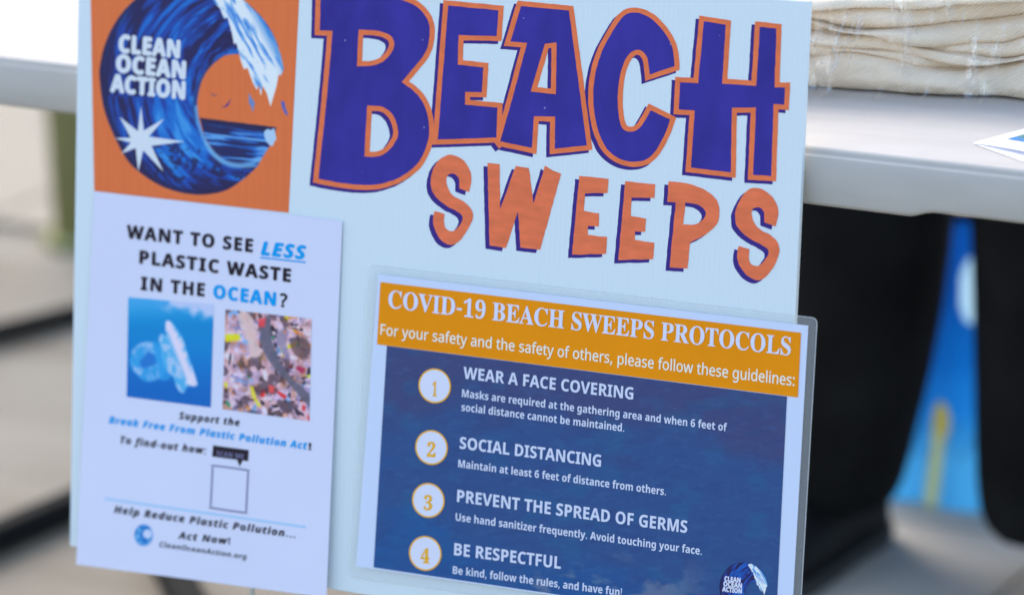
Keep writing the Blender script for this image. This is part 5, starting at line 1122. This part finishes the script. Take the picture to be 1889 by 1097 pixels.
def litter_photo(X, Y, s, t):
    pal = np.array([(206, 178, 190), (180, 170, 196), (70, 62, 82), (52, 50, 66), (228, 205, 214), (196, 160, 140), (150, 150, 190), (240, 220, 40), (225, 60, 66), (60, 120, 190), (120, 180, 230), (230, 150, 70), (90, 78, 84), (210, 200, 225), (60, 160, 120), (175, 150, 150)], float)
    r2 = np.random.RandomState(5)
    N = 420
    sx, sy = r2.rand(N), r2.rand(N); an = r2.rand(N) * np.pi; el = 1 + r2.rand(N) * 1.6
    pr = np.array([.17, .14, .05, .03, .13, .11, .12, .015, .02, .02, .03, .03, .04, .08, .01, .06]); ci = r2.choice(len(pal), N, p=pr / pr.sum())
    S_, T2 = s.ravel(), t.ravel() * 1.22
    S_ = S_ + .03 * (fbm(S_ * 20, T2 * 20, 3) - .5); T2 = T2 + .03 * (fbm(S_ * 20 + 50, T2 * 20, 3) - .5)
    best = np.full(S_.shape, 9.); idx = np.zeros(S_.shape, int)
    for k in range(N):
        dx = S_ - sx[k]; dy = T2 - sy[k] * 1.22
        a = dx * np.cos(an[k]) + dy * np.sin(an[k]); b = -dx * np.sin(an[k]) + dy * np.cos(an[k])
        d = (a / el[k]) ** 2 + (b * el[k] ** .5) ** 2
        m_ = d < best; best[m_] = d[m_]; idx[m_] = k
    c = pal[ci[idx]].reshape(s.shape + (3,))
    c = c * np.array([.94, .93, 1.0]) * (.66 + .62 * fbm(s * 14, t * 17, 4))[..., None]
    c = mixc(c, (62, 54, 72), smooth01(fbm(s * 7 + 3, t * 8, 3), .58, .68) * .7)
    u, v = s * 160, t * 200
    bottle = curve_pts([(26, 4, 1), (40, 0, 1), (52, 14, 1), (58, 40, 1), (66, 66, 1), (70, 84, 1), (52, 90, 1), (46, 70, 1), (38, 44, 1), (26, 22, 1)])
    c = mixc(c, (196, 186, 196), soft_in(u, v, bottle, 2) * .9)
    strap = curve_pts([(74, 6, 1), (84, 6, 1), (86, 30, 1), (92, 60, 1), (108, 96, 1), (130, 122, 1), (160, 150, 1), (160, 172, 1), (128, 140, 1), (100, 112, 1), (78, 84, 1), (66, 56, 1), (68, 30, 1)])
    c = mixc(c, (88, 94, 120), soft_in(u, v, strap, 2) * .92)
    can = curve_pts([(96, 40, 1), (110, 26, 1), (116, 60, 1), (122, 78, 1), (112, 76, 1), (102, 62, 1)])
    c = mixc(c, (130, 132, 170), soft_in(u, v, can, 2) * .85)
    dk = curve_pts([(122, 44, 1), (150, 40, 1), (160, 60, 1), (150, 80, 1), (130, 74, 1)])
    c = mixc(c, (84, 70, 78), soft_in(u, v, dk, 2) * .8)
    for pol, col in (([(0, 50), (28, 46), (30, 58), (2, 66)], (226, 214, 30)), ([(62, 12), (76, 8), (74, 26), (64, 28)], (226, 70, 84)), ([(50, 148), (56, 146), (62, 168), (72, 184), (66, 186), (54, 166)], (236, 218, 60)),
                     ([(84, 140), (96, 142), (94, 156), (86, 154)], (230, 80, 84)), ([(136, 94), (152, 100), (146, 110), (134, 104)], (150, 40, 90))):
        c = mixc(c, col, soft_in(u, v, pol, 1.5) * .9)
    return c
painted('photo', [(236.5, 548), (394.3, 560.8), (388.7, 751), (233.6, 731.3)], 90, 110, ocean_photo, fl(K), M['photo_print'], flyer)['label'] = 'photo of a plastic bag drifting in blue water'
painted('photo', [(416, 570.6), (574.9, 587.6), (570.6, 776.2), (410.4, 754)], 120, 140, litter_photo, fl(K), M['photo_print'], flyer)['label'] = 'photo of colourful beach litter'
def mini(X, Y, s, t):
    c = np.zeros(X.shape + (3,)) + np.array([184, 206, 250.])
    r = np.hypot((X - 264.8) / 17.5, (Y - 986.3) / 20.5)
    c = mixc(c, (18, 110, 200), (1 - smooth01(r, .9, 1.02)))
    c = mixc(c, (90, 165, 232), (1 - smooth01(r, .9, 1.02)) * smooth01(fbm(X / 5, Y / 5, 3), .5, .6))
    q = np.hypot((X - 272) / 9, (Y - 984) / 9)
    c = mixc(c, (184, 208, 250), (1 - smooth01(q, .8, 1.1)) * .9)
    return c
painted('wave_emblem', [(246.5, 963), (284.5, 968), (282.5, 1009), (244.5, 1004)], 40, 44, mini, fl(K), M['photo_print'], flyer, keep=lambda X, Y: np.hypot((X - 264.8) / 17.5, (Y - 986.3) / 20.5) < 1.02)

# ------------------------------------------------------------------ laminated poster
PH_ = .0022
poster = thing('poster', tuple(on_board(1080, 850, PH_)), 'laminated COVID-19 BEACH SWEEPS PROTOCOLS poster overlapping lower right of the sign', 'poster')
def on_poster(x, y, h=0.0): return on_board(x, y, PH_ + h)
def round_poly(pts, r, n=5):
    out = []
    k = len(pts)
    for i in range(k):
        p = np.array(pts[i], float); a = np.array(pts[i - 1], float); b = np.array(pts[(i + 1) % k], float)
        u = (a - p) / np.linalg.norm(a - p); v = (b - p) / np.linalg.norm(b - p)
        q0, q1 = p + u * r, p + v * r
        for j in range(n + 1):
            t = j / n
            out.append((1 - t) ** 2 * q0 + 2 * t * (1 - t) * p + t * t * q1)
    return out
paper_q = [(697.5, 505.5), (1491, 600.5), (1459.5, 1161), (656.5, 1044)]
pouch_q = [(680, 487), (1508.5, 586), (1474, 1182), (640.5, 1064)]
bk = round_poly(pouch_q, 12)
vs, fs = slab([on_poster(*p) for p in bk], BN, .00025)
obj('laminate_pouch', vs, fs, M['laminate'], poster)
def mk_edge_highlight():
    m, n, p = nt('laminate_highlight')
    tr = n.nodes.new('ShaderNodeBsdfTransparent'); mix = n.nodes.new('ShaderNodeMixShader'); mix.inputs[0].default_value = .45
    p.inputs['Base Color'].default_value = (.8, .82, .82, 1); p.inputs['Roughness'].default_value = .15
    n.links.new(tr.outputs[0], mix.inputs[1]); n.links.new(p.outputs[0], mix.inputs[2]); n.links.new(mix.outputs[0], n.nodes['Material Output'].inputs[0])
    return m
_s = 1 if area2(bk) > 0 else -1
flat_print('edge_highlight', [bk, offset_poly(bk, -1.7 * _s)], 0, mk_edge_highlight(), poster, place=lambda x, y: on_poster(x, y, .0002))  # thin pale line painting the highlight along the pouch's edge
vs, fs = slab([on_poster(x, y, .0003) for x, y in paper_q][::-1], BN, .0002)
obj('paper', vs, fs, M['poster_paper'], poster)
def blue_sea(X, Y, s, t):
    c = np.zeros(X.shape + (3,)) + np.array([40, 76, 138.])
    a = fbm(X / 70, Y / 34, 5); b = fbm(X / 110 + 40, Y / 90, 4); d = fbm(X / 24 + 9, Y / 9 + X / 120, 4)
    c = mixc(c, (52, 68, 122), smooth01(1 - t * 1.3 + (b - .5), .45, 1.0))
    c = mixc(c, (26, 82, 152), smooth01(t + (b - .5) - s * .4, .45, .95) * .8)
    c = mixc(c, (32, 98, 150), smooth01(a, .54, .70) * .28)
    c = mixc(c, (36, 58, 122), smooth01(d, .54, .70) * .22)
    c = mixc(c, (54, 106, 166), smooth01(fbm(X / 16 + 70, Y / 5 + 12 + X / 60, 3), .62, .74) * .2)
    surf = smooth01(fbm(X / 40, (Y - X * .12) / 26 + 30, 5) + smooth01(Y + X * .12, 1120, 1290) * .22, .66, .80)
    c = mixc(c, (130, 140, 160), surf * .45 * smooth01(Y, 1000, 1080) * smooth01(1330 - X, 0, 120))
    return c
painted('blue_panel', [(713.5, 637.5), (1451.8, 731), (1431, 1155), (689, 1045.7)], 240, 160, blue_sea, lambda x, y: on_poster(x, y, .0005), M['gloss_print'], poster)
flat_print('header_band', [[(701.8, 520), (1477.7, 613.5), (1471.9, 732.5), (695.4, 634.6)]], 0, M['poster_orange'], poster, place=lambda x, y: on_poster(x, y, .0006))
pl = lambda x, y: on_poster(x, y, .0008)
def pt(s, font, p0, p1, c0, c1, mat, **kw): return text_print(s, font, p0, p1, c0, c1, 0, mat, poster, place=pl, **kw)
pt('COVID-19 BEACH SWEEPS PROTOCOLS', 'serif', (715.5, 567), (1458.3, 655.5), 32, 33, M['poster_white'], bold=.004, lean=.05)
pt('For your safety and the safety of others, please follow these guidelines:', 'reg', (701.5, 616.8), (1465.5, 711.5), 19.5, 21, M['poster_cream'], bold=.010, lean=.05)
pt('WEAR A FACE COVERING', 'bold', (854.4, 697.5), (1168, 736.5), 21.5, 22, M['poster_pale'], bold=.006)
pt('Masks are required at the gathering area and when 6 feet of', 'bold', (852, 731.5), (1340.9, 795), 14, 14.2, M['poster_pale'], bold=.004)
pt('social distance cannot be maintained.', 'bold', (851, 757), (1151.3, 795.8), 14, 14.2, M['poster_pale'], bold=.004)
pt('SOCIAL DISTANCING', 'bold', (847.5, 826.5), (1108.5, 860.5), 21.5, 22, M['poster_pale'], bold=.006)
pt('Maintain at least 6 feet of distance from others.', 'bold', (845.1, 861), (1228.4, 913), 14, 14.2, M['poster_pale'], bold=.004)
pt('PREVENT THE SPREAD OF GERMS', 'bold', (842.8, 924.5), (1267.5, 982.3), 22, 22.5, M['poster_pale'], bold=.006)
pt('Use hand sanitizer frequently. Avoid touching your face.', 'bold', (840.2, 959.2), (1294.6, 1022.7), 14, 14.2, M['poster_pale'], bold=.004)
pt('BE RESPECTFUL', 'bold', (837.3, 1022.7), (1034.4, 1048.3), 22, 22, M['poster_pale'], bold=.006)
pt('Be kind, follow the rules, and have fun!', 'bold', (835, 1057), (1147, 1098.5), 14, 14.2, M['poster_pale'], bold=.004)
for d, (cx, cy), (tx, ty) in (('1', (801.9, 711.3), (801.2, 716.8)), ('2', (796, 824.8), (795.2, 828.6)), ('3', (790.2, 922.2), (789, 926.6)), ('4', (784.5, 1019.8), (783.6, 1024.2))):
    def ell(rx, ry):
        return [(cx + rx * math.cos(a) , cy + ry * math.sin(a) + rx * math.cos(a) * .04) for a in np.linspace(0, 2 * math.pi, 41)[:-1]]
    o = flat_print('number_disc', [ell(30.2, 32.2)], 0, M['poster_gold'], poster, place=lambda x, y: on_poster(x, y, .00075))
    f_ = flat_print('disc_fill', [ell(27.4, 29.4)], 0, M['poster_white'], poster, place=lambda x, y: on_poster(x, y, .00082)); f_.parent = o
    w_ = {'1': 9, '2': 16, '3': 16, '4': 17}[d]
    n_ = text_print(d, 'serif', (tx - w_ / 2, ty + 12.5), (tx + w_ / 2, ty + 14), 25.5, 25.5, 0, M['poster_gold'], poster, name='numeral', bold=.012, place=lambda x, y: on_poster(x, y, .0009)); n_.parent = o
# the wave logo again, small, in the poster's lower corner
kx, ky, kc = 1372.0, 1088.0, .262
def corner_logo(X, Y, s, t):
    return wave_art((X - kx) / kc + 355, (Y - ky) / kc + 163 - (X - kx) * .0, np.array([38, 70, 130.]))
def corner_keep(X, Y):
    a, b = (X - kx) / kc + 355, (Y - ky) / kc + 163
    return inside(a, b, OUT) & ~inside(a, b, INN) | inside(a, b, SEA) | inside(a, b, SPRAY)
cl = painted('corner_emblem', [(kx - 50, ky - 56), (kx + 50, ky - 56), (kx + 50, ky + 56), (kx - 50, ky + 56)], 150, 160, corner_logo, lambda x, y: on_poster(x, y, .00075), M['gloss_print'], poster, keep=corner_keep)
def kmap(x, y): return ((x - 355) * kc + kx, (y - 163) * kc + ky)
for s_, p0, p1 in (('CLEAN', (218, 96), (332, 109)), ('OCEAN', (211, 132), (342.5, 147)), ('ACTION', (202.5, 168.5), (341.5, 185))):
    o = text_print(s_, 'bold', kmap(*p0), kmap(*p1), 33 * kc, 33 * kc, 0, M['poster_white'], poster, bold=.03, place=lambda x, y: on_poster(x, y, .0009)); o.parent = cl

# ------------------------------------------------------------------ folded cotton totes in a clear bag
FA = ground(1490, 165, TZ); FB = ground(1889, 182, TZ)
FD = FB - FA; FD[2] = 0; FD /= np.linalg.norm(FD)
FN = np.array([FD[1], -FD[0], 0])                # out of the stack, towards the camera
if FN[1] > 0: FN = -FN
def stack_pt(x, y):
    p = on_plane(x, y, FA, FN); return float((p - FA) @ FD), float(p[2])
def cv(pts): return [(1460 + a / 4.403, b / 4.403) for a, b in pts]
CREASES = [
 cv([(-300, 640), (140, 712), (380, 722), (640, 735), (800, 748), (1100, 768), (1500, 795), (1889, 805), (2600, 860)]),
 cv([(-300, 450), (140, 472), (220, 476), (330, 436), (470, 418), (600, 420), (760, 450), (900, 512), (1100, 552), (1350, 570), (1600, 552), (1889, 498), (2300, 450), (2600, 440)]),
 cv([(-300, 330), (140, 338), (330, 366), (500, 384), (700, 408), (820, 420), (950, 432), (1200, 482), (1400, 503), (1620, 505), (1850, 478), (1889, 462), (2300, 380), (2600, 370)]),
 cv([(-300, 290), (140, 272), (220, 258), (450, 290), (700, 274), (830, 310), (1000, 385), (1300, 425), (1500, 445), (1620, 484), (1840, 470), (1889, 440), (2300, 340), (2600, 330)]),
 cv([(-300, 120), (140, 155), (260, 166), (400, 230), (600, 245), (740, 268), (900, 330), (1050, 372), (1300, 374), (1500, 352), (1750, 356), (1889, 296), (2300, 210), (2600, 200)]),
 cv([(-300, 100), (140, 140), (300, 170), (450, 235), (640, 236), (900, 226), (1100, 218), (1280, 192), (1600, 184), (1750, 150), (1889, 128), (2300, 60), (2600, 50)]),
 cv([(-300, 40), (140, 62), (200, 70), (350, 50), (700, 30), (980, 58), (1100, 52), (1350, 12), (1600, -10), (1889, -20), (2600, -40)]),
 cv([(-300, -60), (140, -20), (500, -30), (900, -20), (1300, -60), (1889, -90), (2600, -120)]),
 cv([(-300, -150), (500, -120), (1300, -150), (2600, -230)]),
]
NX = 110
GX = np.linspace(-.17, .30, NX)
ZC = []
for i_, c in enumerate(CREASES):
    sz = np.array([stack_pt(x, y) for x, y in c])
    z = np.interp(GX, sz[:, 0], sz[:, 1])
    for _ in range(3): z = np.r_[z[0], (z[:-2] + 2 * z[1:-1] + z[2:]) / 4, z[-1]]
    ZC.append(z)
ZC[0] = np.full(NX, TZ + .0015)
for k in range(1, len(ZC)): ZC[k] = np.maximum(ZC[k], ZC[k - 1] + .0009)
LABELS = ['thick natural cotton tote folded at the bottom of the stack, resting on the table',
          'thin cotton fold second from the bottom of the stack of totes',
          'cotton tote with a wavy lip, third from the bottom of the stack',
          'cotton tote bulging out at the right, fourth from the bottom of the stack',
          'cotton tote thin at the left and deep at the right, fifth from the bottom',
          'cotton tote with a broad flat face, third from the top of the stack',
          'cotton tote with creased hem, second from the top of the stack',
          'topmost cotton tote of the stack under the clear plastic']
FRONT = [.011, .001, .008, .002, .010, .003, .013, .008]
front_prof = []
for k in range(len(ZC) - 1):
    zb, zt = ZC[k], ZC[k + 1]
    th = zt - zb
    off = FRONT[k] + .010 * 1.5 * (fbm(GX * 16 + k * 7, GX * 0 + k * 3.3, 3) - .5) * 2
    NA = 17
    V, F = [], []
    rowlen = NA + 2
    for i in range(NX):
        s = GX[i]
        ov = min(.0006, th[i] * .1)
        bul = min(th[i] * .95, .017)
        for a in range(NA):
            t = a / (NA - 1)
            ang = -math.pi / 2 + math.pi * t
            zz = (zb[i] + zt[i]) / 2 + (th[i] / 2 + ov) * math.sin(ang)
            d = off[i] + bul * (max(0, math.cos(ang)) ** .6 - 1)
            d += .0026 * (float(vnoise(np.array(s * 60 + k * 5.), np.array(zz * 160.))) - .5) * math.cos(ang) + .0060 * (float(vnoise(np.array((s + zz * 1.5) * 22 + k * 9.), np.array(zz * 40.))) - .5) * math.cos(ang)
            V.append(FA * np.array([1, 1, 0]) + FD * s + FN * d + np.array([0, 0, zz]))
        V.append(FA * np.array([1, 1, 0]) + FD * s - FN * .30 + np.array([0, 0, zt[i] - .0005]))
        V.append(FA * np.array([1, 1, 0]) + FD * s - FN * .30 + np.array([0, 0, zb[i] + .0003]))
    for i in range(NX - 1):
        for a in range(rowlen):
            p, q = i * rowlen + a, i * rowlen + (a + 1) % rowlen
            F.append((p, p + rowlen, q + rowlen, q))
    F.append(tuple(range(rowlen))); F.append(tuple(range((NX - 1) * rowlen, NX * rowlen))[::-1])
    o = obj('folded_tote', V, F, M['canvas'], None, True)
    # origin at the tote's base
    c_ = Vector(tuple(FA * np.array([1, 1, 0]) + FD * .06 - FN * .15 + np.array([0, 0, float(zb.mean())])))
    o.data.transform(Matrix.Translation(-c_)); o.location = c_
    tag(o, LABELS[k], 'tote bag', 'folded cotton totes stacked on the table')

# clear film drawn round the stack
NZ = 46
V, F = [], []
ztop = ZC[-1]
fx = np.linspace(-.18, .31, 150)
offs = np.array([FRONT[k] for k in range(len(FRONT))])
for i, s in enumerate(fx):
    zt = float(np.interp(s, GX, ztop)) + .004
    col_ = []
    for j in range(NZ):
        t = j / (NZ - 1)
        z = TZ + .0008 + (zt - TZ) * t
        d = .0200 + .004 * (float(fbm(np.array(s * 55 + z * 25), np.array(z * 30.), 3)) - .5) + .003 * (float(vnoise(np.array(s * 160 + z * 120), np.array(z * 16.))) - .5)
        d += .018 * math.exp(-((z - TZ) / .003) ** 2) * (.3 + float(fbm(np.array(s * 40.), np.array(3.), 3)))
        if z > zt - .012: d -= .012 * ((z - zt + .012) / .012) ** 2
        col_.append(FA * np.array([1, 1, 0]) + FD * s + FN * d + np.array([0, 0, z]))
    for d in (-.02, -.10, -.30):
        col_.append(FA * np.array([1, 1, 0]) + FD * s + FN * d + np.array([0, 0, zt + .002 + .003 * float(vnoise(np.array(s * 50), np.array(d * 30)))]))
    V += col_
n_ = NZ + 3
for i in range(len(fx) - 1):
    for j in range(n_ - 1):
        p = i * n_ + j
        F.append((p, p + n_, p + n_ + 1, p + 1))
o = obj('plastic_bag', V, F, M['film'], None, True)
c_ = Vector(tuple(FA * np.array([1, 1, 0]) + FD * .06 + np.array([0, 0, TZ])))
o.data.transform(Matrix.Translation(-c_)); o.location = c_
tag(o, 'clear plastic bag wrapped round the stack of cotton totes', 'plastic bag')
# pulled folds of the film, seen as pale slanting streaks
def film_fold(x0, y0, x1, y1, w):
    a = np.array(stack_pt(x0, y0)); b = np.array(stack_pt(x1, y1))
    bm = bmesh.new()
    pts = []
    for t in np.linspace(0, 1, 9):
        s, z = a * (1 - t) + b * t
        s += .0003 * math.sin(t * 4 + x0)
        pts.append(FA * np.array([1, 1, 0]) + FD * s + FN * (.0215 + .0015 * math.sin(t * 3)) + np.array([0, 0, z]))
    tube_bm(bm, pts, [w * .8 * max(.12, math.sin(math.pi * (.06 + .9 * t)) ** .7) for t in np.linspace(0, 1, 9)], 5)
    me = bpy.data.meshes.new('fold'); bm.normal_update(); bm.to_mesh(me); bm.free()
    f_ = link_mesh('fold', me, M['film_fold'], None, True)
    f_.data.transform(Matrix.Translation(-c_)); f_.parent = o
def mk_ff():
    m, n, p = nt('gathered_film')
    tr = n.nodes.new('ShaderNodeBsdfTransparent')
    mix = n.nodes.new('ShaderNodeMixShader'); mix.inputs[0].default_value = .14
    p.inputs['Base Color'].default_value = (.75, .80, .88, 1); p.inputs['Roughness'].default_value = .2
    n.links.new(tr.outputs[0], mix.inputs[1]); n.links.new(p.outputs[0], mix.inputs[2]); n.links.new(mix.outputs[0], n.nodes['Material Output'].inputs[0])
    return m
M['film_fold'] = mk_ff()
for q in ((1578, 12, 1550, 92, .0011), (1606, 14, 1592, 60, .0012), (1612, 18, 1594, 70, .0008), (1570, 60, 1542, 136, .0007), (1572, 80, 1550, 126, .0012), (1590, 78, 1580, 116, .0006), (1536, 4, 1528, 40, .0005), (1500, 82, 1492, 106, .0005),
          (1600, 10, 1570, 88, .0005), (1690, 8, 1708, 56, .0005), (1796, 2, 1786, 44, .0006)):
    film_fold(*q)

# ------------------------------------------------------------------ folded brochure at the table's right
T0 = ground(1796, 265, TZ + .0008)
e_back = ground(1889, 240, TZ + .0008) - T0; e_back /= np.linalg.norm(e_back)
e_front = ground(1889, 288, TZ + .0008) - T0; e_front /= np.linalg.norm(e_front)
bro = thing('brochure', tuple(T0 + (e_back + e_front) * .08), 'folded white brochure with a blue green picture on the table near the totes', 'brochure')
LB_, LF_ = .28, .216
def bro_pt(s, t, up): return T0 + e_back * (LB_ * s) + e_front * (LF_ * t) + np.array([0, 0, up])
def panel(name, upf, mat, w=None):
    V, F = [], []
    n = 14
    for side in (0, 1):
        for j in range(n):
            for i in range(n):
                V.append(bro_pt(i / (n - 1), j / (n - 1), upf(i / (n - 1), j / (n - 1)) - .0002 * side))
    for j in range(n - 1):
        for i in range(n - 1):
            k = j * n + i
            F.append((k, k + 1, k + n + 1, k + n)); F.append((n * n + k, n * n + k + n, n * n + k + n + 1, n * n + k + 1))
    ring = list(range(n)) + [j * n + n - 1 for j in range(1, n)] + [(n - 1) * n + i for i in range(n - 2, -1, -1)] + [j * n for j in range(n - 2, 0, -1)]
    for a, b in zip(ring, ring[1:] + ring[:1]): F.append((a, a + n * n, b + n * n, b))
    return obj(name, V, F, mat, bro, True)
up_top = lambda s, t: .0006 + .0036 * (1 - (1 - min(1, t * 2.2)) ** 2) * (1 - .6 * s) + .001 * s
M['brochure_paper'] = material('brochure_paper', (.84, .82, .88), .6)
e_top = e_front
e_front = ground(1889, 298, TZ + .0008) - T0; e_front /= np.linalg.norm(e_front)
panel('lower_leaf', lambda s, t: .0 + .0002 * s, M['brochure_paper'])
e_front = e_top
panel('upper_leaf', up_top, M['brochure_paper'])
n = 40
V, F = [], []
cols = []
for j in range(n):
    for i in range(n):
        s, t = .075 + .86 * i / (n - 1), .065 + .86 * j / (n - 1)
        V.append(bro_pt(s, t, up_top(s, t) + .0004))
for j in range(n - 1):
    for i in range(n - 1):
        k = j * n + i
        F.append((k, k + 1, k + n + 1, k + n))
ii, jj = np.meshgrid(np.arange(n), np.arange(n))
c = np.zeros((n, n, 3)) + np.array([50, 125, 195.])
q_ = fbm(ii / 1.6, jj / 2.2, 4)
c = mixc(c, (70, 120, 110), smooth01(q_, .46, .56)); c = mixc(c, (120, 140, 90), smooth01(q_, .58, .66)); c = mixc(c, (40, 90, 170), smooth01(jj / n, .55, .9) * .7)
me = bpy.data.meshes.new('cover_picture'); me.from_pydata([tuple(map(float, v)) for v in V], [], F)
at = me.color_attributes.new('print', 'FLOAT_COLOR', 'POINT')
at.data.foreach_set('color', np.c_[lin(c).reshape(-1, 3), np.ones(n * n)].ravel().astype(np.float32))
link_mesh('cover_picture', me, M['photo_print'], bro, True)
